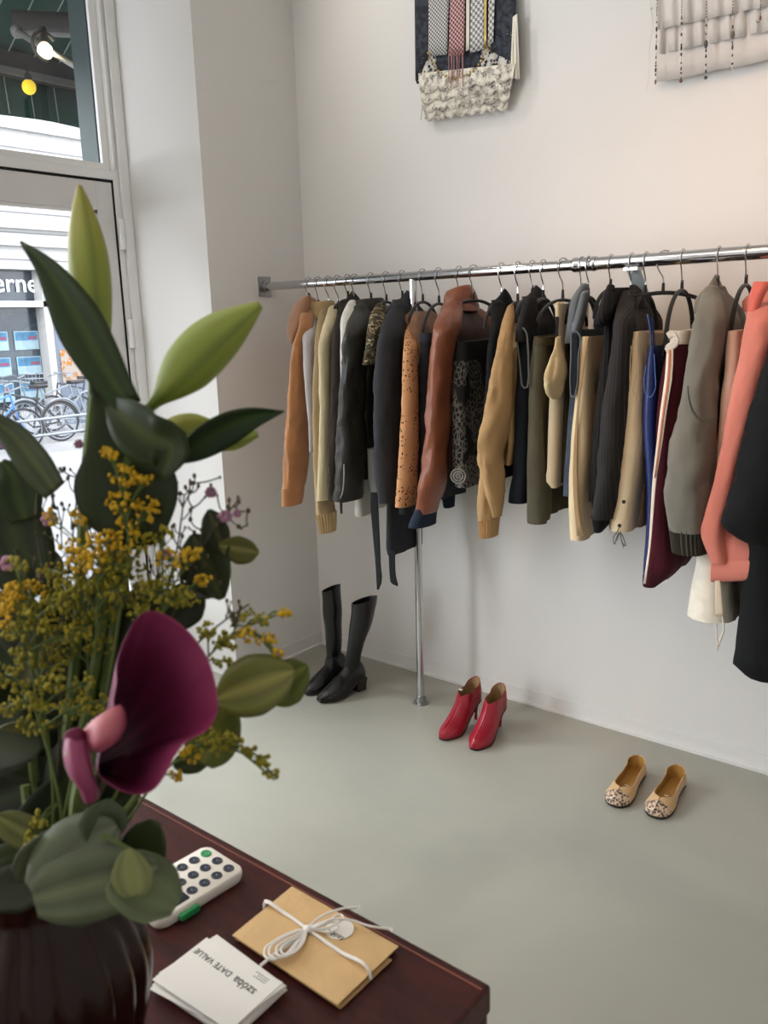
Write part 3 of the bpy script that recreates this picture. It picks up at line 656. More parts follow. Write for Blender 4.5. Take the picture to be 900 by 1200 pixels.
# 7 biker
hanger(434, 352, 'the black leather jacket', .13, .04)
t = G('leather_jacket', 434, 'worn black leather jacket with a zip at the cuff', base=.9)
s = sleeve([(362, 413, 432), (380, 406, 432), (400, 402, 430), (440, 399, 428), (480, 396, 427), (530, 394, 428), (560, 393, 426), (585, 391.5, 424)], M_biker, t, seed=7, wr=.10, y0=-.45, mirror=hookx(434))
body(434, 357, s, M_biker, t, 560, seed=7); collar(434, 366, 349, M_biker, t, .078, .040, .80, 1.05, low=.03, drop=.006)
cord([(403, 544), (403, 560), (401, 578), (399, 584)], M_zip, t, 'zip', -.515, .0024); ribbon([(578, 398, 401), (586, 398, 401), (602, 399, 401)], M_belt, t, 'zip_pull', -.515)
# 8 camouflage top
hanger(452, 354, 'the camouflage print top', .10, .12)
t = G('camouflage_shirt', 452, 'olive camouflage print short-sleeved top with a sheer grey hem', 'top', .85)
s = sleeve([(358, 440, 450), (368, 435, 452), (385, 431, 452), (405, 428.5, 450), (427, 425, 446)], M_camo, t, seed=8, wr=.06, y0=-.44, rings=16, mirror=hookx(452))
body(452, 358, s, M_camo, t, 530, seed=8)
hung([(525, 427, 447), (560, 428, 449), (586, 432, 452)], M_sheer, t, -.38, -.1, 'sheer_hem', 8, hk=452, tmax=.022, rings=10)
# 9 trench
hanger(471, 350, 'the charcoal trench coat', .14, .04)
t = G('trench_coat', 471, 'long charcoal trench coat with untied black belt hanging down', 'coat', .7)
s = sleeve([(362, 457, 476), (375, 450, 474), (395, 444, 472), (430, 440, 470), (480, 438.5, 470), (530, 439, 469), (587, 443, 470)], M_trench, t, seed=9, wr=.06, y0=-.45, mirror=hookx(471))
body(471, 352, s, M_trench, t, 600, seed=9)
hung([(560, 453.5, 464), (600, 453, 464), (630, 452.5, 464), (645, 452.8, 464), (650, 454, 464)], M_trench, t, -.375, -.205, 'skirt', 9, hk=480, tmax=.02, rings=16, wr=.0, wob=.003)
collar(471.5, 361, 340, M_trench, t, .068, .048, .30, 1.12, low=.03)
ribbon([(577, 435, 442), (590, 434.5, 443), (620, 436.5, 444.5), (660, 440, 446), (685, 441.5, 446.5), (691, 441.8, 444)], M_belt, t, 'belt_end', -.46); ribbon([(646, 455.5, 463), (660, 456, 463), (680, 457.5, 465), (683, 458, 466), (687, 465.5, 466.2)], M_belt, t, 'belt_end', -.42)
# 10 perforated suede
hanger(495, 354, 'the perforated tan jacket', .10, .13)
t = G('perforated_jacket', 495, 'tan jacket pierced all over with small dark holes and brown fur collar', base=.85)
s = sleeve([(381, 477, 489), (392, 474.5, 489), (410, 473, 489), (440, 472, 490), (490, 470.5, 491), (540, 467.5, 490), (592, 464, 487)], M_perf, t, seed=10, wr=.05, y0=-.455, mirror=hookx(495))
body(495, 366, s, M_fur, t, 585, seed=10, y0=-.44); collar(487, 384, 364, M_fur, t, .085, .042, .40, 1.08, dy=-.06, low=.03, label='brown fur collar')
# 11 jeans
hanger(514, 356, 'the black jeans', .108, .15, clip=True)
t = G('black_jeans', 514, 'black faded jeans folded on a clip hanger between the tan and brown jackets', 'jeans', .85)
hung([(394, 493, 507), (410, 491, 506), (440, 490, 503), (490, 490, 502), (540, 489, 501), (580, 487.5, 498), (592, 487.5, 497)], M_jean, t, -.39, -.1, hk=514, seed=11, tmax=.024)
hung([(392, 492, 508), (402, 491, 508)], M_jean, t, -.394, -.1, 'waistband', hk=514, seed=11, tmax=.027, rings=5)
# 12 brown leather jacket
hanger(538, 348, 'the brown leather jacket', .15, .04)
t = G('brown_leather_jacket', 538, 'brown leather jacket with hooded collar and turned-back navy cuffs', base=.8)
s = sleeve([(358, 523, 543), (368, 515, 542), (385, 508, 538), (430, 504, 530), (480, 499.5, 527), (530, 497, 525), (570, 491, 521), (600, 487, 513)], M_brownl, t, seed=12, wr=.09, y0=-.455, mirror=hookx(538))
sleeve([(594, 487, 512), (600, 485, 512), (608, 481.5, 511), (615, 479, 510.5)], M_navy, t, 'cuff', seed=12, wr=.03, y0=-.456, top=False, rings=8, label='turned-back navy cuff')
body(538, 352, s, M_oxbl, t, 560, seed=12)
collar(539, 357, 334, M_brownl, t, .073, .05, .72, 1.12, low=.02, drop=.02, ph=.2)
sleeve([(560, 516, 534), (580, 518, 533), (594, 520.5, 532.5)], M_navy, t, 'far_cuff', seed=13, y0=-.10, top=False, rings=8, wr=.1, label='navy cuff of the far sleeve')
# 13 patterned skirt
x, za, Q = hanger(555, 352, 'the black patterned trousers', .155, .135, rot=.30, clip=True)
t = G('patterned_trousers', 555, 'black trousers with grey lattice print and ring motif, on the widest arched clip hanger', 'trousers', .9)
hung([(400, 531, 549), (420, 531, 550), (440, 530, 548), (470, 528.5, 548), (520, 527.5, 550), (555, 528.5, 552), (569, 532, 553)], M_patt, t, -.385, -.1, hk=563, seed=14, tmax=.026, xf_k=.2, wob=.003)
hung([(399, 531, 551), (421, 531, 551)], M_patb, t, -.386, -.095, 'waistband', hk=563, seed=14, tmax=.029, rings=6, xf_k=.2, wob=.0)
b = MB(); c0 = on(1, -.43, 537, 558)
for rr in (8.5, 5.5, 2.5): b.tube([c0+(CR*math.cos(a)+np.array([0, 0, 1])*math.sin(a))*rr*mpp(c0) for a in np.linspace(0, 2*PI, 25)], .0026, 6, False)
b.build('ring_motif', cloth('grey_braid', (140, 138, 132)), t)
# 14 black jacket
hanger(588, 352, 'the plain black jacket', .13, .04)
t = G('black_jacket', 588, 'plain black jacket with small stand collar, left of the camel jumper', base=.9)
s = sleeve([(358, 576, 592), (380, 575.5, 590), (410, 572, 589), (450, 570, 588), (500, 567, 586), (545, 565, 584)], M_black, t, seed=15, wr=.06, y0=-.425, mirror=hookx(588))
body(588, 352, s, M_black, t, 560, seed=15); collar(587, 358, 338, M_black, t, .045, .036, .55, 1.1, low=.03)
# 15 camel cardigan
hanger(607, 354, 'the camel jumper', .09, .11)
t = G('camel_jumper', 607, 'camel knitted jumper, its sleeve folded at the elbow', 'jumper', .8)
s = sleeve([(359, 595, 602), (370, 591, 603), (385, 587, 602), (420, 580, 601), (460, 572, 601), (490, 566.5, 599), (515, 562.5, 594), (535, 560, 591), (545, 562, 591), (565, 566, 591), (590, 573, 590), (605, 577, 588)], M_camel, t, seed=16, wr=.10, y0=-.455, hollow=False, mirror=None)
sleeve([(545, 564, 586), (560, 563, 587), (585, 561, 587), (608, 562, 585.5)], M_camel, t, 'forearm', seed=17, wr=.10, y0=-.445, rings=14)
sleeve([(606, 562, 585), (616, 562.5, 584), (628, 562.5, 583)], M_camelr, t, 'cuff', seed=17, wr=.02, rib=20, y0=-.445, rings=6, top=False)
body(607, 372, s, M_camel, t, 545, seed=16)
sleeve([(470, 590, 603), (482, 590, 604), (495, 592, 604), (520, 595, 603), (545, 593, 599)], M_camel, t, 'body_fold', seed=18, y0=-.40, rings=14, wr=.08, hollow=False)
# 16 black vest
hanger(624, 345, 'the black felt waistcoat', .13, .05)
t = G('felt_waistcoat', 624, 'black felt waistcoat with grey edged armhole and pointed collar', 'waistcoat', .85)
s = sleeve([(352, 615, 629), (362, 611, 630), (375, 607, 628), (384, 605, 624), (400, 604.5, 622)], M_vest, t, 'shoulder', seed=19, wr=.05, y0=-.40, rings=14)
near = hung([(384, 606, 624), (420, 606, 624), (470, 604, 622), (520, 602, 620), (560, 600, 619), (588, 595, 618)], M_vestlow, t, -.385, -.1, hk=624, seed=19, tmax=.03)
body(624, 346, s, M_vest, t, 470, y0=-.39, seed=19); collar(624, 355, 334, M_vest, t, .05, .042, .3, 1.15, low=.025)
cord([(604, 388), (606, 383.5), (611, 383), (616, 388), (618.5, 405), (619.5, 430), (619, 448), (617, 455), (613, 454), (611, 446)], M_edge, t, 'armhole_edge', -.43, .0032)
cord([(604, 388), (606, 402), (609, 425), (611, 446)], M_edge, t, 'armhole_edge', -.43, .0028)
# 17 olive trousers
hanger(637, 350, 'the olive trousers', .108, .15, clip=True)
t = G('olive_trousers', 637, 'olive green cotton trousers on an arched clip hanger', 'trousers', .8)
hung([(396, 625, 640), (420, 622, 638), (450, 620, 636), (490, 619, 637), (540, 617.5, 639), (580, 617.5, 641), (611, 617.5, 641)], M_olive, t, -.40, -.26, hk=637, seed=20, tmax=.032)
hung([(394, 625.5, 640.5), (404, 624.5, 640)], M_olive2, t, -.401, -.1, 'waistband', hk=637, seed=20, tmax=.034, rings=5)
hung([(540, 634, 646), (575, 638, 648), (594, 640, 648), (604, 641, 644)], M_olive2, t, -.22, -.06, 'back_leg', hk=645, seed=21, tmax=.03, rings=12)
# 18 cream knit top
hanger(660, 350, 'the cream knitted top', .12, .05, rot=.35)
t = G('cap_sleeved_shirt', 660, 'cream knitted top with a gathered cap sleeve and a dark neck label', 'top', .85)
s = sleeve([(396, 651, 657), (406, 650, 658.5), (418, 646, 662), (430, 642, 664.5), (442, 639, 665), (452, 638.5, 663), (460, 641, 660), (467, 646, 655)], M_creamk, t, 'cap_sleeve', seed=22, wr=.14, y0=-.43, rings=18, ratio=2.6)
hung([(357, 651, 656), (380, 651, 655.5), (400, 652, 657), (440, 645, 660), (470, 643.5, 658), (520, 642, 655.5), (550, 641, 655), (566, 641, 654), (572, 646, 653)], M_beigel, t, -.405, -.12, hk=660, seed=22, tmax=.022)
ribbon([(371, 651.2, 655), (385, 651, 654.5), (398, 651.2, 654)], M_belt, t, 'neck_label', -.412); 
sleeve([(356, 650.5, 656.5), (375, 651, 656), (400, 651.5, 655.5)], M_creamk, t, 'strap', seed=2, y0=-.395, rings=8, wr=.02, ratio=1.5)
sleeve([(356, 654.5, 660), (380, 656, 661), (404, 655.5, 662)], M_creamk, t, 'strap', seed=2, y0=-.33, rings=8, wr=.02, ratio=2.)
# 19 grey vest
hanger(682, 345, 'the grey sleeveless jacket', .13, .05)
t = G('sleeveless_jacket', 682, 'grey sleeveless jacket with knitted hood and denim armhole', 'jacket', .9)
s = sleeve([(336, 679, 690), (345, 673, 689), (360, 668, 685), (380, 665, 681), (402, 662.5, 678)], M_greyk, t, 'hood', seed=23, wr=.05, y0=-.37, rings=14)
sleeve([(344, 681, 691), (356, 678, 689), (372, 673.5, 686), (390, 669, 681)], M_greyk, t, 'shoulder', seed=23, wr=.05, y0=-.41, rings=10)
hung([(388, 669, 681), (420, 669, 680), (460, 668, 678), (500, 665, 678), (540, 662, 678), (582, 659.5, 676)], M_denim, t, -.40, -.1, hk=682, seed=23, tmax=.025)
ribbon([(391, 670, 677), (420, 669.8, 677), (450, 669.3, 676), (463, 669.5, 674)], M_vestlow, t, 'armhole', -.43)
cord([(669.5, 389), (669, 420), (668.5, 455), (669.5, 464), (673, 466)], M_greyk, t, 'armhole_edge', -.432, .0028); cord([(669.5, 389), (674, 387.5), (678, 391), (677.5, 420), (676.5, 450), (673, 466)], M_greyk, t, 'armhole_edge', -.432, .0024)
hung([(400, 657, 667), (460, 656, 668), (520, 655, 667), (566, 654, 666)], M_olive2, t, -.36, -.1, 'shaded_panel', hk=672, seed=24, tmax=.02)  # olive brown sheet standing in for the jacket body in shadow
# 20 corduroy trousers
hanger(690, 348, 'the beige corduroy skirt', .108, .15, clip=True)
t = G('corduroy_skirt', 690, 'long beige corduroy skirt with pale front edge on a narrow arched clip hanger', 'skirt', .8)
hung([(394, 682, 690.5), (430, 677.5, 690), (480, 672.5, 689.5), (530, 668.5, 689.5), (580, 666.2, 685), (610, 667, 684), (632, 668, 686)], M_cord, t, -.405, -.1, hk=690, seed=25, tmax=.03)
ribbon([(394, 686, 690), (430, 681, 684.5), (480, 676, 678.5), (530, 672, 676.5), (580, 672, 677.5), (610, 674.5, 680), (628, 676, 685)], M_khaki, t, 'front_placket', -.437)
hung([(396, 688, 697), (450, 690, 700), (520, 690, 700), (590, 686, 698), (610, 684, 690)], M_jean, t, -.30, -.09, 'lining', hk=694, seed=26, tmax=.02)  # black sheet standing in for shade on the skirt's right face, not a lining
# 21 black ruffle blouse
hanger(716, 338, 'the black frilled blouse', .12, .05)
t = G('frilled_blouse', 716, 'black ribbed blouse with a short flared sleeve and frilled neck', 'blouse', .85)
s = sleeve([(334, 712, 717), (342, 708.5, 718), (355, 704, 718), (370, 699, 717), (382, 696, 709), (386, 697, 703)], M_ruff, t, 'flared_sleeve', seed=27, wr=.06, y0=-.43, rings=14, hollow=False)
hung([(336, 712, 719.5), (345, 711, 719), (370, 709, 718.5), (395, 707, 718), (430, 702.5, 717), (480, 698, 714), (530, 692.5, 711), (586, 690.5, 701)], M_ruff, t, -.385, -.1, hk=716, seed=27, tmax=.03)
b = MB()
for k in range(7): b.ball(on(1, -.40, 717+1.5*math.sin(k*2.2), 336+k*3.4), .008, 8, 5, (1, 1.6, .8))
b.build('neck_frill', M_ruff, t)
# 22 pinstripe blazer
hanger(740, 345, 'the pinstripe blazer', .14, .04)
t = G('pinstripe_blazer', 740, 'black blazer with fine pinstripes, right of the frilled blouse', 'blazer', .8)
s = sleeve([(346, 728, 743), (356, 724.5, 743), (375, 721, 742), (420, 716, 740), (480, 707, 737), (530, 702.5, 733), (580, 697.5, 727), (606, 694, 721)], M_pin, t, seed=28, wr=.06, y0=-.435, mirror=hookx(740), ratio=1.5)
sleeve([(604, 694, 717), (615, 695.5, 713), (623, 696.5, 706)], M_black, t, 'cuff_tab', seed=28, wr=.02, y0=-.435, rings=6, top=False)
body(740, 345, s, M_pin, t, 606, seed=28); collar(739, 352, 333, M_pin, t, .055, .045, .45, 1.12, low=.012, dx=-.004)
# 23 cargo
hanger(757, 345, 'the stone cotton cargo skirt', .108, .15, clip=True)
t = G('cargo_skirt', 757, 'long stone coloured cotton cargo skirt with dark eyelets and a drawstring bow at the hem', 'skirt', .8)
hung([(390, 742.5, 749), (402, 737, 749.5), (430, 735, 751), (455, 731, 752), (480, 728, 752), (530, 723.5, 752), (580, 718, 746), (610, 713.5, 742), (622, 714.5, 741)], M_cargo, t, -.405, -.1, hk=757, seed=29, tmax=.045)
hung([(391, 748, 760), (450, 746, 763), (530, 748, 760), (618, 742, 752)], M_cargo2, t, -.33, -.09, 'shaded_panel', hk=760, seed=30, tmax=.03)  # darker copy of the cotton, shade painted on the skirt's right side
cord([(740, 405), (738.5, 430), (740, 455), (744, 462), (747.5, 440), (747, 410)], M_cargo2, t, 'pocket_seam', -.452, .0012)
for q in ((731, 465), (731, 588), (726, 616)):
    b = MB(); c0 = on(1, -.452, *q); b.tube([c0+(CR*math.cos(a)+CU*math.sin(a))*.0042 for a in np.linspace(0, 2*PI, 15)], .0016, 5, False); b.ball(c0+CF*.001, .0032, 8, 5); b.build('eyelet', M_button, t)
cord([(726, 617), (724, 622), (719, 630), (719.5, 637), (723, 632), (727, 624), (731, 632), (733, 640), (730, 637), (726, 624), (720, 638)], M_edge, t, 'drawstring', -.456, .0016, 40); cord([(727, 622), (728, 632), (731, 642)], M_edge, t, 'drawstring', -.456, .0015)
# 24 blue slip dress
hanger(778, 343, 'the blue satin slip', .17, .10, rot=1.0, arc=3)
t = G('slip_dress', 778, 'royal blue satin slip dress with thin straps hung off one end of its hanger', 'dress', .7)
cord([(759, 368), (762, 385), (762.5, 400), (764, 415)], M_blue, t, 'strap', -.40, .0035); cord([(764, 372), (766, 395), (767, 415)], M_blue, t, 'strap', -.36, .0035)
hung([(405, 761, 767), (425, 757, 769), (450, 755, 770), (500, 753.5, 768), (560, 757.5, 770), (620, 757, 768), (655, 754.5, 764), (686, 753, 760)], M_blue, t, -.395, -.1, hk=770, seed=31, tmax=.028, wob=.008)
cord([(757, 428), (755, 450), (757, 462), (762, 466), (766.5, 460), (767.5, 435), (766.5, 415)], mat('blue_edge', (60, 92, 160), .4), t, 'neckline_edge', -.425, .0016)
# 25 maroon track trousers
hanger(800, 340, 'the maroon tracksuit trousers', .108, .15, clip=True)
t = G('tracksuit_trousers', 800, 'maroon tracksuit trousers with a cream and rust side stripe', 'trousers', .7)
hung([(402, 784, 809), (430, 777, 808), (470, 771, 803), (520, 768, 796), (560, 765, 788), (600, 762, 786), (640, 760, 788), (668, 755.5, 787), (680, 753.5, 776), (686, 753.5, 768)], M_maroon, t, -.405, -.1, hk=800, seed=32, tmax=.05)
hung([(386, 787, 810), (402, 784, 809)], M_ivory, t, -.395, -.1, 'waistband', hk=800, seed=32, tmax=.04, rings=6)
ribbon([(408, 781.5, 789), (440, 779.5, 788), (480, 774, 781.5), (520, 769.5, 776), (560, 765, 769.5), (600, 762.5, 766), (640, 760, 762.5), (684, 754, 756.5)], M_stripe, t, 'side_stripe', -.458); ribbon([(410, 784, 786), (440, 782.3, 784.5), (480, 776.8, 778.8), (520, 772, 773.5), (560, 766.8, 768)], M_rust, t, 'rust_stripe', -.462)
b = MB(); 
for k in range(3): b.tube(spath([on(1, -.455, 783+q[0]+k, q[1]+k*2) for q in ((-1, 392), (4, 389), (9, 394), (6, 402), (0, 405), (-2, 410))], 20), .0052, 7)
b.build('cord_knot', M_ivory, t)
sleeve([(610, 786, 800), (640, 788, 803), (652, 790, 803), (659, 791, 799)], M_maroon, t, 'back_leg', seed=33, y0=-.20, rings=10)
# 26 bomber
hanger(842, 335, 'the grey olive bomber jacket', .14, .04)
t = G('bomber_jacket', 842, 'grey olive bomber jacket with seamed sleeve and dark ribbed cuff', base=.8)
s = sleeve([(342, 824, 842), (355, 820, 846), (375, 815, 848), (400, 810, 846), (440, 804, 839), (480, 797, 838), (530, 785, 838), (565, 782, 837), (600, 783, 834), (620, 785, 830)], M_bomb, t, seed=34, wr=.07, y0=-.435, ratio=1.25, mirror=hookx(842))
sleeve([(617, 787, 829), (630, 788, 828.5), (646, 790, 829)], M_bombrib, t, 'cuff', seed=34, wr=.02, rib=28, y0=-.435, ratio=1.25, top=False, rings=8, label='dark ribbed cuff')
body(842, 342, s, M_bomb, t, 600, seed=34); collar(838, 349, 321, M_bomb, t, .07, .029, .45, 1.1, low=.04, dx=-.010)
ss = [on(1, -.515, *q) for q in ((806, 452), (808, 468), (813, 482), (821, 490), (830, 492), (837, 491))]
b = MB(); b.tube(spath(ss, 16), .0013, 5); b.tube(spath([p+np.array([0, 0, -.006]) for p in ss], 16), .0013, 5); b.build('sleeve_seam', M_bombrib, t)
# 27 pink and linen trousers
hanger(875, 334, 'the pale pink linen trousers', .108, .15, clip=True)
t = G('linen_trousers', 875, 'pale pink to white linen trousers with drawcords hanging at the hem', 'trousers', .65)
hung([(389, 853, 866), (410, 851, 866), (440, 849, 864), (465, 845, 862), (480, 844, 860), (520, 841, 858), (600, 834, 856)], M_pink, t, -.40, -.1, hk=872, seed=35, tmax=.03)
hung([(590, 826, 850), (640, 819, 852), (680, 812.5, 855), (712, 807, 859), (723, 806, 861)], M_linen, t, -.39, -.14, 'leg', hk=860, seed=36, tmax=.08, wob=.006, xf_k=.9)
ribbon([(660, 838, 842), (700, 838, 846), (722, 839, 848)], cloth('linen_tape', (200, 184, 160)), t, 'seam_tape', -.462)
cord([(839, 721), (839.5, 735), (840, 748), (842, 758)], M_linen, t, 'drawcord', -.44, .0026); cord([(846, 720), (848, 738), (844, 750), (840, 762)], M_linen, t, 'drawcord', -.44, .0026)
b = MB(); b.box(on(1, -.2, 832, 730), (.012, .004, .022)); b.build('fabric_label', M_whitejersey, t)
# 28 coral shirt
hanger(905, 330, 'the coral cotton jacket', .14, .04)
t = G('coral_jacket', 905, 'coral pink cotton jacket with its sleeve end folded sideways', base=.7)
s = sleeve([(345, 884, 908), (360, 880, 910), (392, 873, 907), (420, 867.5, 903), (460, 859, 892), (500, 851, 879), (540, 843, 868), (580, 834, 859), (605, 826, 851), (620, 822.5, 849), (640, 827, 851), (658, 834, 853)], M_coral, t, seed=37, wr=.05, y0=-.455, ratio=1.2, hollow=False, mirror=hookx(905))
b = MB(); rg = []
for (px, t0, b0) in [(836, 632, 652), (842, 626, 662), (850, 620, 678), (862, 626, 681), (876, 634, 680), (890, 642, 679)]:
    r = []
    P = on(1, -.44, px, (t0+b0)/2); hz = (b0-t0)/2*mpp(P)
    for k in range(16):
        a = 2*PI*k/16; r.append(P+np.array([0, -.022*math.cos(a), hz*math.copysign(abs(math.sin(a))**.7, math.sin(a))]))
    rg.append(r)
c = sum(rg[-1])/16; rg.append([c+(q-c)*.85-np.array([.01, 0, 0]) for q in rg[-1]])
b.loft(rg); b.build('folded_forearm', M_coral, t)
b = MB(); rg = []
for (px, t0, b0) in [(836.5, 652, 682.5), (862, 652, 681.5), (890.5, 650, 680)]:
    P = on(1, -.443, px, (t0+b0)/2); hz = (b0-t0)/2*mpp(P)
    rg.append([P+np.array([0, -.026*math.cos(2*PI*k/16), hz*math.copysign(abs(math.sin(2*PI*k/16))**.5, math.sin(2*PI*k/16))]) for k in range(16)])
b.loft(rg); b.build('cuff', M_coral, t)
body(905, 335, s, M_coral, t, 620, seed=37); collar(906, 350, 321, M_coral, t, .07, .06, .7, 1.15, low=.03)
b = MB(); Gd = []
for i, (py, a, c) in enumerate([(330, 884, 904), (345, 879, 896), (365, 876, 888), (385, 873.5, 881), (397, 872.5, 875)]):
    Gd.append([on(1, -.44-.012*math.sin(PI*k/5), lerp(a, c, k/5), py) for k in range(6)])
b.grid(Gd); b.build('lapel', M_coral2, t, True, solid=.004)
# 29 black coat at the frame edge
hanger(945, 330, 'the long black coat', .14, .04)
t = G('black_coat', 945, 'long black wool coat, rightmost on the rail beside the coral jacket', 'coat', .5)
s = sleeve([(380, 912, 950), (410, 903, 945), (450, 891, 940), (500, 877, 932), (550, 865, 925), (590, 856, 915), (616, 850, 908), (628, 862, 906), (640, 885, 906)], M_coat, t, seed=38, wr=.06, y0=-.50, ratio=1.2)
body(945, 340, s, M_coat, t, 640, seed=38, y0=-.45)
hung([(600, 884, 922), (660, 873, 922), (720, 867.5, 922), (770, 862.5, 922), (784, 862.5, 922), (791, 874, 922)], M_coat, t, -.42, -.12, 'skirt', hk=945, seed=38, tmax=.12, rings=16, wr=.0)
collar(945, 350, 325, M_coat, t, .07, .06, .6, 1.15)

# ------------------------------------------------------------------ shoes
def shoe_body(heel, toe, prof, m, name, parent, n=26, lining=None, solem=None):
    """prof rows: s, half width, bottom z, rim z, half opening ; heel/toe = floor points"""
    heel = np.array(heel[:3], float); toe = np.array(toe[:3], float); heel[2] = toe[2] = 0
    Lg = np.linalg.norm(toe-heel); d = (toe-heel)/Lg; w_ = np.array([-d[1], d[0], 0]); up = np.array([0, 0, 1.])
    rg = []; base = []; ins = []
    for r in smooth_rows(prof, n):
        s, w, zb_, zt, o = r; w = max(w, .003); o = max(o, .0012); c = heel+d*Lg*s; h = zt-zb_
        half = [(w*.92, zb_), (w*1.0, zb_+.16*h), (w*1.0, zb_+.4*h), (lerp(w, o, .35), zb_+.72*h), (lerp(w, o, .8), zb_+.95*h), (o, zt), (max(o-.002, .0006), zt-.0015), (max(min(w-.005, o*1.0), .0004), zb_+.5*h), (max(min(w-.006, o*.95), .0003), zb_+.006)]
        ring = [c+w_*a+up*z for a, z in half] + [c-w_*a+up*z for a, z in reversed(half)]
        rg.append(ring); base.append([c+w_*w*k+up*(zb_+dz) for k, dz in ((.95, .002), (1., -.002), (.9, -.005), (-.9, -.005), (-1., -.002), (-.95, .002))])
        if o > .004:
            oi = max(o-.0034, .0012); wi = max(min(w-.0075, o*.95), .001)
            hl = [(oi, zt-.0004), (max(min(w-.0065, o*.98), .001), zb_+.5*h), (wi, zb_+.0085), (wi*.5, zb_+.0078)]
            if not ins: ins.append([c-d*.001+up*z for a, z in hl]+[c-d*.001+up*z for a, z in reversed(hl)])
            ins.append([c+w_*a+up*z for a, z in hl]+[c-w_*a+up*z for a, z in reversed(hl)])
    b = MB(); b.loft(rg); up_ = b.build(name, m, parent)
    if solem: b = MB(); b.loft(base); b.build('sole', solem, parent)
    if lining and len(ins) > 1: b = MB(); b.grid(ins); b.build('lining', lining, parent)
    return heel, d, w_, Lg
M_sole = mat('dark_sole', (30, 24, 22), .6)
M_bootl = leather('black_boot_leather', (13, 13, 14), .25, .24)
# knee boots
def boot(heel_px, toe_px, rows, yk, label, seed):
    hp = on(2, 0, *heel_px); tp = on(2, 0, *toe_px); dd = (tp-hp); ll = np.linalg.norm(dd); hp = tp-dd/ll*.228
    t = thing('knee_boot', (hp[0], hp[1], 0), label, 'boot')
    heel, d, w_, Lg = shoe_body(hp, tp, [(0, .018, .056, .100, .004), (.05, .028, .055, .118, .003), (.2, .033, .050, .130, .003), (.34, .034, .034, .124, .003), (.48, .039, .014, .100, .003), (.62, .044, .006, .082, .003), (.78, .040, .006, .060, .003), (.93, .024, .008, .040, .002), (1.0, .014, .012, .026, .002)], M_bootl, 'foot', t, solem=M_sole)
    b = MB(); b.loft([[heel+d*(Lg*s0)+w_*k*ww+np.array([0, 0, z]) for s0, k in ((a0, 1), (a1, 1), (a1, -1), (a0, -1))] for z, a0, a1, ww in ((0, .03, .21, .026), (.03, .02, .22, .027), (.056, .0, .25, .031))]); b.build('heel', M_sole, t, False, bevel=.002)
    ank = heel+d*Lg*.20
    R = smooth_rows(rows, 26); rg = []
    for i, r in enumerate(R):
        f = i/25; P = on(1, lerp(yk, ank[1], f), (r[1]+r[2])/2, r[0]); hw = (r[2]-r[1])/2*mpp(P)
        rg.append([P+(d*math.cos(a)*1.0+w_*math.sin(a)*.86)*hw*(1+.03*math.sin(5*P[2]*9+a*2+seed)+(.06*nz((math.cos(a), math.sin(a), P[2]*25), 1.5, seed) if f > .6 else 0))+np.array([0, 0, (-.012*math.cos(a+PI/2*.6) if i == 0 else 0)]) for a in np.linspace(0, 2*PI, 25)[:-1]])
    top = rg[0]; c = sum(top)/24
    inner = [[c+(q-c)*sc+np.array([0, 0, dz]) for q in top] for sc, dz in ((.3, -.034), (.85, -.03), (.93, -.001))]
    b = MB(); b.loft(inner+rg); b.build('shaft', M_bootl, t)
    pz = [on(1, lerp(yk, ank[1], k/8)-.036, lerp(rows[0][1]+9, rows[-1][2]-7, k/8), lerp(rows[0][0]+3, rows[-1][0], k/8)) for k in range(9)]
    return t
boot((404, 796), (357.5, 815), [(689, 376, 400), (705, 377, 401), (730, 379, 401.5), (755, 381.5, 401), (768, 381.5, 400.5), (778, 379, 401), (788, 376.5, 403), (795, 374, 405)], -.30, 'black leather knee boot nearest the corner, behind its pair', 1)
boot((419, 808), (373.5, 824), [(703, 411, 443), (715, 410.5, 441), (735, 409, 435), (755, 406.5, 427.5), (766, 405.5, 424), (776, 403, 423), (786, 400, 424.5), (796, 396, 425)], -.33, 'black leather knee boot in front of its pair, leaning to the right', 2)
# red heeled shoe boots
M_red = leather('red_leather', (150, 24, 42), .18, .28); M_lin = mat('tan_lining', (150, 120, 84), .7)
def red_shoe(heel_px, toe_px, label, sticker=False):
    hp = on(2, 0, *heel_px); tp = on(2, 0, *toe_px); dd = tp-hp; hp = tp-dd/np.linalg.norm(dd)*.235
    t = thing('heeled_shoe', (hp[0], hp[1], 0), label, 'shoe')
    heel, d, w_, Lg = shoe_body(hp, tp, [(0, .014, .088, .170, .0015), (.03, .022, .087, .169, .012), (.08, .029, .086, .160, .024), (.22, .031, .074, .142, .026), (.36, .033, .050, .138, .026), (.44, .035, .036, .136, .018), (.48, .036, .030, .130, .002), (.58, .040, .014, .098, .002), (.70, .042, .004, .070, .002), (.84, .035, .004, .050, .002), (.95, .020, .005, .034, .001), (1., .010, .008, .020, .001)], M_red, 'upper', t, 30, M_lin, M_sole)
    b = MB(); b.loft([[heel+d*(Lg*.07+a*math.cos(q)+off)+w_*a*.9*math.sin(q)+np.array([0, 0, z]) for q in np.linspace(0, 2*PI, 13)[:-1]] for z, a, off in ((0, .0065, .0), (.004, .0065, 0), (.03, .0068, -.002), (.06, .011, -.002), (.086, .022, .004))]); b.build('heel', M_red, t)
    if sticker:
        b = MB(); p = heel+d*Lg*.34-w_*.0+np.array([0, 0, .137]); b.box(p+w_*(-.024), (.014, .010, .003)); b.build('price_sticker', M_whitejersey, t, False)
red_shoe((556.5, 843), (517, 868), 'red leather heeled shoe on the left of its pair, white sticker inside', True)
red_shoe((586, 851), (554, 880), 'red leather heeled shoe on the right of its pair')
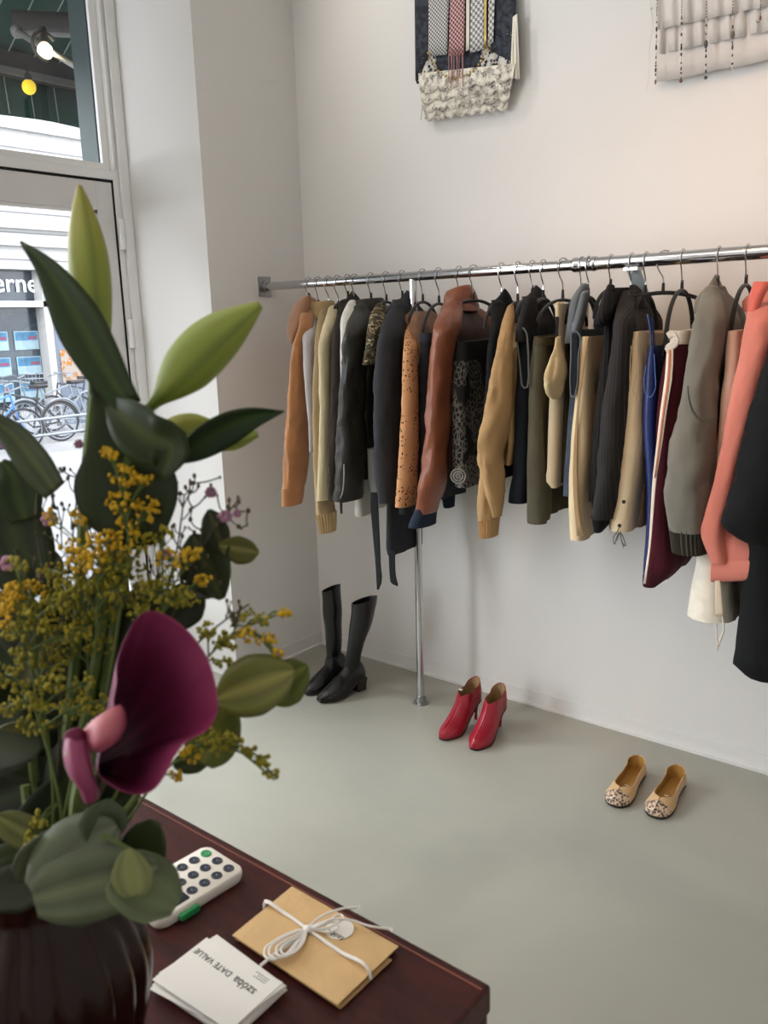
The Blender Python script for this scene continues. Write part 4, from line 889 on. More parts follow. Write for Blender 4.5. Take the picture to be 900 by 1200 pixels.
# snakeskin flats
M_flat = suede('tan_flat_leather', (196, 158, 108), .08); M_snake = voro_mat('snakeskin', (58, 44, 36), (206, 178, 150), 120, (.3, .62), .5, mask=(45., .34)); M_insole = mat('ochre_insole', (160, 118, 54), .6)
def flat(heel_px, toe_px, label):
    hp = on(2, 0, *heel_px); tp = on(2, 0, *toe_px); dd = tp-hp; hp = tp-dd/np.linalg.norm(dd)*.245
    t = thing('ballet_flat', (hp[0], hp[1], 0), label, 'shoe')
    P = [(0, .013, .012, .066, .0015), (.025, .021, .012, .066, .014), (.05, .028, .012, .062, .022), (.2, .031, .011, .048, .026), (.4, .032, .008, .042, .027), (.55, .037, .006, .040, .030), (.66, .041, .006, .041, .026), (.73, .042, .006, .044, .014), (.765, .042, .006, .045, .002), (.82, .041, .006, .043, .002)]
    heel, d, w_, Lg = shoe_body(hp, tp, P, M_flat, 'upper', t, 30, M_insole, M_sole)
    shoe_body(hp, tp, [(.80, .0416, .006, .0440, .001), (.86, .039, .006, .039, .001), (.93, .031, .006, .032, .001), (.98, .018, .008, .024, .001), (1., .008, .010, .016, .001)], M_snake, 'toe_cap', t, 14, None, M_sole)
    b = MB(); rg = [[heel+d*(Lg*s0)+w_*k*.026+np.array([0, 0, z]) for s0, k in ((.0, .7), (.06, 1), (.2, 1), (.2, -1), (.06, -1), (.0, -.7))] for z in (0, .012)]; b.loft(rg); b.build('heel', M_sole, t, False)
    b = MB(); G2 = []
    for s, z0, z1 in ((.0, .02, .052), (.10, .016, .04), (.2, .014, .026)):
        w = interp(P, s)[0]; G2.append([heel+d*(Lg*s)+w_*-(w+.0012)+np.array([0, 0, z]) for z in (z0, (z0+z1)/2, z1)])
    b.grid(G2); b.build('heel_patch', M_snake, t, solid=.001)
    b = MB(); p = heel+d*Lg*.5+np.array([0, 0, .0165]); b.box(p, (.012, .006, .0006)); b.build('insole_mark', M_stripe, t, False)
flat((750, 903), (719, 947), 'tan ballet flat with snakeskin toe, left one of the pair')
flat((795, 916), (766, 960), 'tan ballet flat with snakeskin toe, right one of the pair')

# ------------------------------------------------------------------ textile wall hangings
WYo = -.03
M_dklace = lace_mat('dark_lace', (58, 62, 72), 170, .45); M_ivlace = lace_mat('ivory_lace', (232, 224, 208), 130, .52, .80); M_wlace = lace_mat('white_lace', (218, 212, 204), 80, .66, .7); M_chk = check_mat('grey_check', (206, 204, 198), (96, 98, 102), 150)
M_chk2 = check_mat('grey_check_large', (214, 212, 206), (120, 122, 124), 100); M_braid = check_mat('maroon_braid', (112, 46, 58), (196, 170, 164), 130); M_dk = cloth('charcoal_panel', (54, 58, 66), .4)
M_gold = mat('gold_bead', (176, 150, 86), .35, metal=.7); M_pinky = cloth('pink_yarn', (178, 128, 128)); M_ivory2 = cloth('ivory_cotton', (230, 222, 206))
def wp(px, py, y): return on(1, y, px, py)
def panel(poly_l, poly_r, m, parent, name, y, n=10, thick=.0015, wav=0., waves=0, seed=0, amp_top=0.):
    """strip of cloth between two photo polylines [(px,py)..] lying at depth y off the wall"""
    G2 = []
    for i in range(n):
        s = i/(n-1); L_ = [np.interp(s, np.linspace(0, 1, len(poly_l)), [q[k] for q in poly_l]) for k in (0, 1)]; R_ = [np.interp(s, np.linspace(0, 1, len(poly_r)), [q[k] for q in poly_r]) for k in (0, 1)]
        row = []
        for k in range(121 if waves else 7):
            u = k/(120 if waves else 6); a = lerp(amp_top, wav, s)
            row.append(wp(lerp(L_[0], R_[0], u), lerp(L_[1], R_[1], u)+((4.5 if 'frill' in name else 1.5)*abs(math.sin(PI*waves*u)) if i == n-1 and waves else 0), y-a*(math.sin(2*PI*waves*u+seed)+.5*math.sin(2*PI*waves*.37*u+seed*2))))
        G2.append(row)
    b = MB(); b.grid(G2); return b.build(name, m, parent, True, solid=thick)
c0 = wp(545, 135, WYo)
t = thing('textile_hanging', c0, 'dark patchwork textile hanging with checked strips and cream lace frill', 'wall hanging')
TOP = -90
panel([(485, TOP), (487, 95)], [(602, TOP), (604, 88)], M_dk, t, 'backing', -.028)
panel([(486, TOP), (488, 98)], [(505, TOP), (502, 66)], M_dklace, t, 'dark_lace', -.034); panel([(578, TOP), (575, 60)], [(603, TOP), (605, 75)], M_dklace, t, 'dark_lace', -.034)
panel([(503, TOP), (502, 66)], [(529, TOP), (524, 64)], M_chk, t, 'checked_strip', -.040); panel([(553, TOP), (551, 62)], [(568, TOP), (567, 58)], M_chk2, t, 'checked_strip', -.040)
panel([(529, TOP), (526, 66)], [(546, TOP), (544, 64)], M_braid, t, 'maroon_braid', -.046); panel([(574, TOP), (572, 52)], [(583, TOP), (578, 50)], M_chk2, t, 'checked_strip', -.042)
panel([(547, TOP), (546, 60)], [(551, TOP), (550, 58)], M_ivory2, t, 'ivory_strip', -.041); panel([(568, TOP), (567, 58)], [(571, TOP), (570, 55)], M_gold, t, 'gold_strip', -.041)
panel([(487, 52), (489, 98)], [(605, 45), (603, 92)], M_dklace, t, 'dark_lace', -.030)
b = MB()
for k in range(9):
    x0 = 526+k*2.1; b.tube(spath([wp(x0, 58, -.048), wp(x0+1.2*math.sin(k*2), 78, -.058), wp(x0+1.5*math.sin(k*3.1), 96+7*math.sin(k*1.7), -.062)], 8), .0013, 5)
b.build('yarn_fringe', M_pinky, t)
bd = spath([wp(*q, -.056) for q in ((502, 62), (506, 72), (513, 83), (522, 89), (533, 92), (545, 89), (556, 82), (566, 68), (574, 54))], 26)
b = MB()
for i, p in enumerate(bd): b.ball(p, .0038 if i % 3 else .0055, 8, 5, (1.2, .7, 1))
b.build('bead_string', M_gold, t)
panel([(488, 62), (490, 95)], [(511, 58), (512, 94)], M_wlace, t, 'lace_patch', -.032); panel([(566, 48), (560, 88)], [(607, 28), (604, 84)], M_wlace, t, 'lace_patch', -.032)
panel([(601, 20), (598, 90)], [(606, 16), (609, 92)], M_ivory2, t, 'ivory_edge', -.046, wav=.004, waves=2)
for k, (y0_, y1_, yy) in enumerate(((82, 100, -.056), (92, 112, -.049), (103, 123, -.042), (111, 133, -.035))):
    panel([(490+k*1.5, y0_+4), (492+k*2, y1_+6)], [(604-k*2, y0_-8), (601-k*2, y1_-8)], M_ivlace, t, 'lace_frill', yy, 6, wav=.0022, waves=5+k, seed=k, amp_top=.0006)
b = MB(); b.tube([wp(487, 10, -.02), wp(489, 98, -.022)], .0016, 5); b.tube(spath([wp(494, 100, -.03), wp(495, 125, -.03), wp(493, 141, -.03)], 6), .0008, 4); b.build('edge_thread', M_dk, t)
# white ruffled hanging with bead strands
c0 = wp(840, 90, WYo)
t = thing('ruffled_hanging', c0, 'white ruffled cloth hanging with strands of beads, cut by the top right of the photo', 'wall hanging')
M_wcl = cloth('white_cotton', (212, 206, 200), .05)
panel([(768, -90), (769, 96)], [(985, -110), (985, 52)], M_wcl, t, 'backing', -.030, 10, wav=.0012, waves=3, amp_top=.001)
panel([(770, -90), (772, 63)], [(985, -110), (985, 18)], M_wcl, t, 'ruffle', -.037, 8, wav=.0065, waves=13.3, seed=1, amp_top=.0)
panel([(769, -90), (770, 34)], [(985, -110), (985, -12)], M_wcl, t, 'ruffle', -.048, 8, wav=.0065, waves=12.1, seed=2, amp_top=.0)
M_bd = [mat('brown_bead', (112, 82, 64), .4), mat('pearl_bead', (222, 214, 204), .25), mat('slate_bead', (62, 66, 66), .25), mat('green_stone', (88, 92, 74), .3)]
def strand(px, y_end, big=None, end=None, seed=0, lean=0):
    rnd = random.Random(seed); st = [MB() for _ in M_bd]; th = MB(); y = -90
    th.tube([wp(px, -90, -.062), wp(px-lean, y_end, -.062)], .0007, 4)
    s = thing('bead_strand', wp(px-lean, y_end, -.046), None, None) if False else None
    yy = -30
    while yy < y_end:
        k = rnd.choice((0, 1, 0, 1, 2)); r = rnd.choice((.0022, .0026, .0032)); ln = rnd.choice((1, 1.5, 2.2)); f = (yy+90)/(y_end+90)
        if yy < 20: k = 0; r = .0015; ln = 2
        st[k].ball(wp(px-lean*f, yy, -.062), r, 8, 5, (1, 1, ln)); yy += r*ln*900*rnd.uniform(.85, 1.5)
    if big: st[big[1]].ball(wp(px-lean*.8, big[0], -.063), .0062, 12, 8, (.9, .6, 1.8))
    if end is not None: st[end].ball(wp(px-lean, y_end, -.062), .0052, 10, 7)
    rootb = th.build('bead_strand', M_ivory2, t)
    for m_, q in zip(M_bd, st):
        if q.v: q.build('bead', m_, rootb)
strand(772, 101, None, None, 1, 4); strand(800, 95, None, 0, 2, 2); strand(829, 91, (52, 2), 2, 3, 2); strand(860, 84, (41, 3), None, 4, 2); strand(892, 26, None, None, 5, 1)
cordp = spath([wp(*q, -.044) for q in ((764, -60), (763, 10), (765, 32), (761, 55), (760, 92), (757, 106))], 20)
b = MB(); b.tube(cordp, .0011, 5); b.ball(wp(763, 10, -.044), .004, 8, 5); b.build('loose_thread', M_ivory2, t)
b = MB(); b.tube(spath([wp(*q, -.046) for q in ((891, 18), (891, 24), (888, 27), (886.5, 24))], 10), .0012, 5); b.build('bead_hook', M_bd[3], t)

# ------------------------------------------------------------------ counter and what lies on it
def mahog():
    q = N('mahogany_varnish'); v = _coords(q, (3, 14, 14)); a = q.n('ShaderNodeTexNoise'); a.inputs['Scale'].default_value = 3.; a.inputs['Detail'].default_value = 6; a.inputs['Distortion'].default_value = 1.2; q.l(v, a.inputs['Vector'])
    rp = q.n('ShaderNodeValToRGB'); e = rp.color_ramp.elements; e[0].position = .3; e[0].color = lin(42, 15, 14); e[1].position = .75; e[1].color = lin(76, 29, 25); q.l(a.outputs['Fac'], rp.inputs['Fac']); q.l(rp.outputs['Color'], q.b.inputs['Base Color'])
    q.setp(Roughness=.36); q.b.inputs['Specular IOR Level'].default_value = .3; n2 = q.n('ShaderNodeTexNoise'); n2.inputs['Scale'].default_value = 160; bp = q.n('ShaderNodeBump'); bp.inputs['Strength'].default_value = .12; bp.inputs['Distance'].default_value = .002; q.l(n2.outputs['Fac'], bp.inputs['Height']); q.l(bp.outputs['Normal'], q.b.inputs['Normal'])
    return q.m
M_mah = mahog()
DX, DY = 2.322, -2.190
t = thing('shop_counter', ((DX+.9)/2, -2.6, 0), 'dark red mahogany counter in the foreground carrying the vase', 'counter')
b = MB(); b.bx((.95, -3.02, DZ-.03), (DX, DY, DZ)); b.build('counter_top', M_mah, t, False, bevel=.004)
b = MB(); b.bx((.953, -3.017, .06), (DX-.002, DY-.003, DZ-.03)); b.build('front_panel', M_mah, t, False, bevel=.003)
b = MB(); b.bx((.99, -2.98, 0), (DX-.04, DY-.04, .06)); b.build('plinth', M_mah, t, False)
M_edgew = mat('worn_edge', (122, 66, 52), .5)
b = MB(); b.bx((.95, DY-.012, DZ-.001), (DX-.004, DY-.010, DZ+.0006)); b.build('edge_inlay', M_edgew, t, False)

# card reader
tz = DZ+.0135
A_ = on(2, tz, 243, 989); B_ = on(2, tz, 290, 1019); C_ = on(2, tz, 178, 1086)
e1 = (B_-A_); w1 = np.linalg.norm(e1); e1 /= w1; e2 = C_-B_; e2 -= e1*(e2 @ e1); e2 /= np.linalg.norm(e2); w1 = .070; w2 = .112; ez = np.array([0, 0, 1.])
cen = A_+e1*w1/2+e2*w2/2; cen[2] = DZ
M_rd = mat('reader_white', (232, 224, 212), .45, .02); M_key = mat('reader_key', (40, 44, 58), .35); M_grn = mat('reader_green', (46, 150, 84), .4); M_scr = mat('reader_screen', (34, 38, 44), .15); M_dot = mat('key_dot', (150, 156, 170), .4)
t = thing('card_reader', cen, 'white card payment reader with dark keys and one green key on the counter', 'card reader')
def rrect(hw, hl, r, n=6):
    P = []
    for sx, sy, a0 in ((1, 1, 0), (-1, 1, PI/2), (-1, -1, PI), (1, -1, 1.5*PI)):
        for k in range(n+1):
            a = a0+PI/2*k/n; P.append(((hw-r)*sx+r*math.cos(a), (hl-r)*sy+r*math.sin(a)))
    return P
b = MB(); base = rrect(w1/2, w2/2, .011)
b.loft([[cen+e1*x*s+e2*y*s+ez*z for x, y in base] for s, z in ((.93, .0), (.97, .0015), (1.0, .006), (1., .0105), (.985, .013), (.965, .0138))]); b.build('housing', M_rd, t)
rnd = random.Random(3); kn = 0
for cidx in range(3):
    for r in range(4):
        p = cen + e1*(-.0205+.0205*cidx) + e2*(-w2/2+.0125+.0160*r) + ez*.0138
        if cidx == 0 and r == 0: m_ = M_grn
        else: m_ = M_key
        b = MB(); b.loft([[p+e1*math.cos(a)*.0066*s+e2*math.sin(a)*.0058*s+ez*z for a in np.linspace(0, 2*PI, 21)[:-1]] for s, z in ((1., -.001), (1., .0008), (.9, .0014), (.5, .0010), (.1, .0009))]); k_ = b.build('key', m_, t, label='green confirm key' if m_ is M_grn else None)
        b = MB(); b.ball(p+ez*.0012, .0009, 6, 4, (1, 1, .5)); b.build('key_dot', M_dot, k_)
p = cen+e2*(w2/2-.028)+ez*.0138
b = MB(); b.loft([[p+e1*x+e2*y+ez*z for x, y in rrect(.029, .016, .003)] for z in (-.0005, .0004)]); b.build('screen', M_scr, t, False)
b = MB(); p = cen+e1*(w1/2+.0002)+e2*(w2/2-.036)+ez*.005; b.loft([[p+e1*x+e2*y*s+ez*z for y, z in rrect(.0125, .0035, .003)] for x, s in ((-.002, 1), (.0035, 1), (.0042, .9))]); b.build('card_tab', M_grn, t, label='green card slot tab')
b = MB(); p = cen+e2*(w2/2+.0003)+e1*.004+ez*.006; b.box(p, (.008, .001, .0022), np.stack([e1, e2, ez], 1)); b.build('charging_port', M_key, t, False)

# square cards in a stack
kz = DZ+.0135
a = on(2, kz, 180, 1145); bb = on(2, kz, 243.5, 1096); c = on(2, kz, 330, 1151); u1 = bb-a; cs1 = np.linalg.norm(u1); u1 /= cs1; u2 = c-bb; u2 -= u1*(u1 @ u2); cs2 = np.linalg.norm(u2); u2 /= cs2
cc = (a+c)/2; cc[2] = 0
M_card = mat('card_stock', (232, 226, 218), .6, .015); M_ink = mat('card_ink', (58, 56, 58), .7); M_ink2 = mat('card_ink_soft', (150, 146, 144), .7)
rnd = random.Random(11); nC = 12; th = .0105/nC
for i in range(nC):
    ang = rnd.uniform(-.04, .04); off = np.array([rnd.uniform(-.002, .002), rnd.uniform(-.002, .002), 0])
    if i in (4, 8, 9, 10): ang += .10; off = off+u1*.004
    if i == 7: ang -= .05
    if i == nC-1: ang = 0; off = off*0
    v1 = u1*math.cos(ang)+u2*math.sin(ang); v2 = -u1*math.sin(ang)+u2*math.cos(ang)
    ctr = cc+off+ez*(DZ+.0006+i*(th+.0001)+th/2)
    b = MB(); b.box(ctr, (cs1, cs2, th), np.stack([v1, v2, ez], 1))
    if i < nC-1: b.build('printed_card', M_card, None, False, cat='card', label='blank-edged white postcard lying within the stack beside the vase', group='white cards stacked on the counter')
    else:
        t = thing('printed_card', ctr-ez*th/2, 'white postcard with grey lettering, topmost of the stack beside the vase', 'card', 'white cards stacked on the counter')
        b.build('card', M_card, t, False)
        zt = ctr[2]+th/2+.0002
        s0 = on(2, zt, 299, 1163); s1 = on(2, zt, 229, 1113); xd = s1-s0; yd = np.cross(ez, xd)
        ln = np.linalg.norm(xd); xd /= ln; yd /= np.linalg.norm(yd)
        text_mesh('lettering', 'sz\u00f3ba', M_ink, t, s0-yd*.003, xd, yd, .0145, .0001, fit=ln*.33); text_mesh('lettering', 'DATE VALUE', M_ink, t, s0-yd*.003+xd*ln*.39, xd, yd, .0098, .0001, fit=ln*.61)
        for q, w in ((-.011, .016), (-.0135, .013), (-.016, .018)):
            b = MB(); p0 = s0+yd*(q-.002)+xd*.001
            for k in range(5): b.loft([[p0+xd*(w/5*k)+yd*y_ +ez*z_ for y_, z_ in ((0, 0), (.0011, 0), (.0011, .0001), (0, .0001))] + [] for _ in (0,)] if False else [[p0+xd*(w/5*k)+yd*y_+ez*z_ for y_, z_ in ((0, 0), (.0010, 0), (.0010, .0001), (0, .0001))], [p0+xd*(w/5*k+w/7)+yd*y_+ez*z_ for y_, z_ in ((0, 0), (.0010, 0), (.0010, .0001), (0, .0001))]])
            b.build('small_print', M_ink2, t, False)

# two kraft envelopes tied with white string
M_kraft = mat('kraft_paper', (208, 170, 118), .75, .06, 30., .25, 120); M_kraft2 = mat('kraft_paper_back', (196, 156, 104), .75, .06, 30.); M_str = mat('white_string', (232, 226, 218), .9, .04, 20., .3, 900); M_stk = mat('paper_sticker', (238, 232, 222), .6)
ez0 = DZ+.0085
Q4 = [on(2, ez0, *q) for q in ((342, 1037), (467, 1107), (395, 1176), (272, 1094))]; ce = sum(Q4)/4
def sheet(Q, z0, z1, name, m, parent, n=12):
    """slightly cushioned rectangular packet"""
    rows = []
    f = lambda s, t_: Q[0]*(1-s)*(1-t_)+Q[1]*s*(1-t_)+Q[2]*s*t_+Q[3]*(1-s)*t_
    top = []; bot = []
    for i in range(n+1):
        T = []; B2 = []
        for j in range(n+1):
            s = i/n; t_ = j/n; p = np.array(f(s, t_)); e = (16*s*(1-s)*t_*(1-t_))**.35; p2 = p.copy(); zz = lerp((z0+z1)/2+.0004, z1, e)+.0006*nz(p, 40, 2)*e; p[2] = zz; p2[2] = lerp((z0+z1)/2-.0004, z0, e); T.append(p); B2.append(p2)
        top.append(T); bot.append(B2[::-1])
    b = MB(); b.grid(top); b.grid(bot)
    rim = []; return b.build(name, m, parent, True)
Q4b = [p.copy() for p in Q4]
xax = (Q4[1]-Q4[0])/np.linalg.norm(Q4[1]-Q4[0]); yax = (Q4[3]-Q4[0])/np.linalg.norm(Q4[3]-Q4[0])
t2 = thing('kraft_envelope', np.array([ce[0], ce[1], DZ]), 'lower brown kraft envelope of the tied pair, its edge showing beneath', 'envelope', 'kraft envelopes tied together')
sheet([p+xax*q[0]+yax*q[1] for p, q in zip(Q4, ((.0, .012), (.001, .012), (-.001, -.012), (.0, -.002)))] if False else [p+xax*.002+yax*s_ for p, s_ in zip(Q4, (.014, .014, -.002, -.002))], DZ+.0003, DZ+.0042, 'envelope', M_kraft2, t2)
t = thing('kraft_envelope', np.array([ce[0], ce[1], DZ+.004]), 'upper brown kraft envelope with round white sticker, tied on the counter', 'envelope', 'kraft envelopes tied together')
sheet(Q4, DZ+.0043, DZ+.0086, 'envelope', M_kraft, t)
sp = on(2, DZ+.0090, 398, 1089)
b = MB(); R_ = .0142; b.loft([[sp+np.array([math.cos(q)*R_, math.sin(q)*R_, z]) for q in np.linspace(0, 2*PI, 33)[:-1]] for z in (-.0003, .0003)]); st_ = b.build('sticker', M_stk, t, False)
s0 = on(2, DZ+.0095, 404, 1099); s1 = on(2, DZ+.0095, 383, 1087); xd = s1-s0; xd /= np.linalg.norm(xd)
text_mesh('lettering', 'sz\u00f3ba', M_ink, st_, s0, xd, np.cross(ez, xd), .0088, .0001)
t = thing('string_bow', np.array([ce[0], ce[1], DZ+.0086]), 'white string wound around the kraft envelopes and tied in a bow', 'string')
zs_ = DZ+.0102
def ep(px, py, dz=0.): return on(2, zs_+dz, px, py)
def edge_wrap(p, out): return [p, p+out*.0025+ez*-.002, p+out*.002-ez*.0085]
b = MB()
for o_ in (-.9, .9):
    P = [ep(310+o_*.4, 1058+o_*1.2), ep(335, 1071+o_), ep(360, 1088.5+o_*.7), ep(398, 1115+o_), ep(433+o_*.5, 1139+o_)]
    b.tube(spath([P[0]-xax*.0+np.array([0, 0, -.0075])+ (P[0]-P[1])/np.linalg.norm(P[0]-P[1])*.001, P[0], *P[1:-1], P[-1], P[-1]+(P[-1]-P[-2])/np.linalg.norm(P[-1]-P[-2])*.001-ez*.0065], 30), .00125, 6)
for o_ in (-.8, .8):
    b.tube(spath([ep(360, 1088+o_), ep(340, 1106+o_, .001), ep(322, 1118+o_), ep(305, 1132+o_, -.003)], 16), .0011, 6)
b.build('wound_string', M_str, t)
b = MB()
for dx_, dy_, s_, h_ in ((0, 0, 1, .003), (2, 3, .86, .005), (-2, -1, 1.08, .002), (3, 5, .75, .004)):
    P = [(360, 1088), (345, 1093), (327, 1102), (316, 1111), (317, 1120), (326, 1123), (338, 1117), (350, 1103), (360, 1089)]
    b.tube(spath([ep(360+(x-360)*s_+dx_*(1 if abs(x-360) > 5 else 0), 1088+(y-1088)*s_+dy_*(1 if abs(x-360) > 5 else 0), h_*math.sin(PI*i/8)+.001) for i, (x, y) in enumerate(P)], 40), .0011, 6)
b.build('bow_loop', M_str, t)
b = MB()
for P in ([(360, 1088, .002), (372, 1077, .006), (390, 1068, .007), (405, 1064, .004), (418, 1063.5, .002)], [(360, 1088, .002), (374, 1082, .007), (392, 1077, .010), (410, 1078, .008), (432, 1085, .005), (456, 1088.5, .001)], [(360, 1088, .002), (376, 1085, .006), (392, 1081, .007), (397, 1086, .005), (386, 1092, .003), (372, 1090, .002), (361, 1088, .002)], [(361, 1088, .002), (380, 1082, .008), (400, 1072, .008), (402, 1074, .008), (384, 1087, .005), (362, 1089, .002)]):
    b.tube(spath([ep(*q) for q in P], 30), .0012, 6)
b.build('string_end', M_str, t)
b = MB(); b.ball(ep(361, 1088.5, .002), .0042, 10, 7, (1.2, 1, .8)); b.build('knot', M_str, t)
for q, dd in (((418, 1063.5, .002), (4, -1.5)), ((456, 1088.5, .001), (4, 1))):
    b = MB()
    for k in range(-2, 3): b.tube([ep(*q), ep(q[0]+dd[0], q[1]+dd[1]+k*1.1, q[2])], .0005, 4)
    b.build('frayed_end', M_str, t)
cord([(295, 1118), (299, 1111), (306, 1106), (318, 1102)], M_str, t, 'string_end', -2.3) if False else None

# ------------------------------------------------------------------ vase
vb = at(62, 1150, .665); VX, VY = float(vb[0]), float(vb[1])
q = N('amber_glass'); q.setp(Roughness=.16); q.b.inputs['Base Color'].default_value = lin(40, 19, 12); q.b.inputs['Transmission Weight'].default_value = .2; q.b.inputs['IOR'].default_value = 1.4; q.b.inputs['Specular IOR Level'].default_value = .3; M_vase = q.m
VZT = DZ+.205
t = thing('glass_vase', (VX, VY, DZ), 'dark amber ribbed glass vase at the lower left holding the bouquet', 'vase')
b = MB(); prof = [(0, 0), (.044, 0), (.052, .004), (.062, .035), (.071, .075), (.0745, .100), (.073, .122), (.064, .148), (.052, .166), (.047, .180), (.050, .196), (.055, .205), (.052, .205), (.045, .185), (.048, .165), (.060, .146), (.068, .120), (.068, .095), (.056, .035), (.045, .012), (0, .010)]
pr = smooth_rows([(i, *p) for i, p in enumerate(prof)], 70)
n = 160; rings = []
for i, r_, z in pr:
    r_ = max(r_, 0.0005); am = .085*min(1, max(0, z/.03))*max(0, 1-z/.185)**.4 if i < 11 else 0
    rings.append([(VX+r_*(1+am*abs(math.cos(10*a))-am*.5)*math.cos(a), VY+r_*(1+am*abs(math.cos(10*a))-am*.5)*math.sin(a), DZ+max(z, 0)) for a in np.linspace(0, 2*PI, n+1)[:-1]])
b.loft(rings); b.build('vase_body', M_vase, t)
NECK = np.array([VX, VY, DZ+.15])

# ------------------------------------------------------------------ bouquet
M_lf = attr_mat('leaf_pigment', .42, trans_leaf=.22); M_lfd = attr_mat('glossy_leaf_pigment', .35, trans_leaf=.10); M_pet = attr_mat('petal_pigment', .48, trans_leaf=.12); M_stem = mat('green_stem', (88, 104, 44), .6, .2, 30.); M_twig = mat('dark_twig', (70, 62, 40), .8, .2, 40.)
M_gold2 = mat('goldenrod_floret', (196, 156, 18), .8, .25, 90.); M_gold3 = mat('goldenrod_bud', (140, 130, 26), .8, .3, 90.); M_lil = mat('lilac_floret', (158, 112, 136), .8, .25, 60.); M_bud = mat('brown_bud', (92, 76, 58), .85, .2, 60.)
def mixc(a, b, t): return tuple(lerp(x, y, t) for x, y in zip(a, b))
def leaf(P, hw, col, m, parent, name='leaf', roll=0., fold=.18, n=22, vein=None, wav=0., thick=.0005, seed=0, tipc=None, kw=7, label=None):
    """P: (px, py, depth) centre line lifted into the room; hw: half widths in photo pixels"""
    pts = [at(*p) for p in P]; path = spath(pts, n); hs = [r[1] for r in smooth_rows([(i/(len(hw)-1), h) for i, h in enumerate(hw)], n)]
    G2 = []; cs_ = []
    for i, p in enumerate(path):
        t_ = path[min(i+1, n-1)]-path[max(i-1, 0)]; t_ = t_/np.linalg.norm(t_); v = p-CC; v /= np.linalg.norm(v)
        w = np.cross(t_, v); w /= np.linalg.norm(w); nn = np.cross(w, t_); ro = roll[0]+(roll[1]-roll[0])*i/(n-1) if isinstance(roll, tuple) else roll
        w2 = w*math.cos(ro)+nn*math.sin(ro); n2 = np.cross(w2, t_); h = max(.15, hs[i])*mpp(p)
        row = []
        for k in range(kw):
            u = 2*k/(kw-1)-1
            row.append(p+w2*u*h - n2*(fold*abs(u)*h) + n2*wav*h*math.sin(i*.9+k*1.3+seed))
            c = mixc(col, vein, max(0, 1-abs(u)*3.)) if vein is not None else col
            if tipc is not None: c = mixc(c, tipc, (i/(n-1))**2)
            f = 1+.10*math.sin(u*9+seed)+.08*nz(p, 60, seed); cs_.append(lin(*[max(0, min(255, x*f*g)) for x, g in zip(c, (.92, .88, .72) if m is M_lfd or c[1] > c[2]*1.45 else (1.04, 1.02, .90))]))
        G2.append(row)
    b = MB(); b.grid(G2); b.c = cs_; return b.build(name, m, parent, True, label, solid=thick)
def stem(P, r, m, parent, name='stem', n=18, r2=None):
    pts = [at(*p) if len(p) == 3 and not isinstance(p, np.ndarray) else p for p in P]
    b = MB(); b.tube(spath(pts, n), [lerp(r, r2 if r2 else r, i/(n-1)) for i in range(n)], 7); return b.build(name, m, parent)
def plant(name, label, cat, group=None): return thing(name, NECK, label, cat, group)
def rl(cx, cy, d, ang, ln, wd, col, m, parent, tilt=0., dd=0., name='leaf', **kw):
    """rounded leaf: centre, direction (deg, photo plane, 0=right, 90=up), length and width in pixels; dd = depth change base->tip"""
    a = math.radians(ang); P = [(cx+math.cos(a)*ln*(s-.5), cy-math.sin(a)*ln*(s-.5), d+dd*(s-.5)+.012*math.sin(PI*s)*kw.get('arch', 0)) for s in (0, .25, .5, .75, 1)]
    kw.pop('arch', None); prof = kw.pop('prof', (.06, .36, .5, .42, .05)); return leaf(P, [wd*q for q in (prof[0], (prof[0]+prof[1])*.56, prof[1], (prof[1]+prof[2])*.515, prof[2], (prof[2]+prof[3])*.515, prof[3], prof[3]*.68+.02, prof[4])], col, m, parent, name, roll=tilt, **kw)

LG = (58, 74, 36); DG = (34, 52, 30); BUDC = (128, 142, 52)
def bud(P, hw, parent, col=BUDC, tip=(150, 138, 48), name='flower_bud', seed=0, n=26):
    path = spath([at(*p) for p in P], n); hs = [r[1] for r in smooth_rows([(i/(len(hw)-1), h) for i, h in enumerate(hw)], n)]
    rg = []; cs_ = []; prev = None
    for i, p in enumerate(path):
        t_ = path[min(i+1, n-1)]-path[max(i-1, 0)]; t_ /= np.linalg.norm(t_); u = np.cross(t_, CF); u /= np.linalg.norm(u); w = np.cross(u, t_); h = max(.4, hs[i])*mpp(p); ring = []
        for k in range(30):
            a = 2*PI*k/30+.35; ridge = 1-.13*abs(math.sin(1.5*a))**.5*min(1, h*200) if True else 1
            ridge = 1-.11*max(0, 1-abs(math.sin(1.5*a))*3.2)
            ring.append(p+(u*math.cos(a)+w*math.sin(a))*h*ridge)
            c = mixc(col, tip, (i/(n-1))**2); c = mixc(c, (176, 186, 96), .35*max(0, math.sin(3*a+.6))); c = mixc((84, 104, 40), c, min(1, i/6)); c = mixc(c, (70, 86, 32), .55*max(0, 1-abs(math.sin(1.5*a))*3.2))
            cs_.append(lin(*c))
        rg.append(ring)
    b = MB(); b.loft(rg); b.c = cs_; return b.build(name, M_pet, parent)

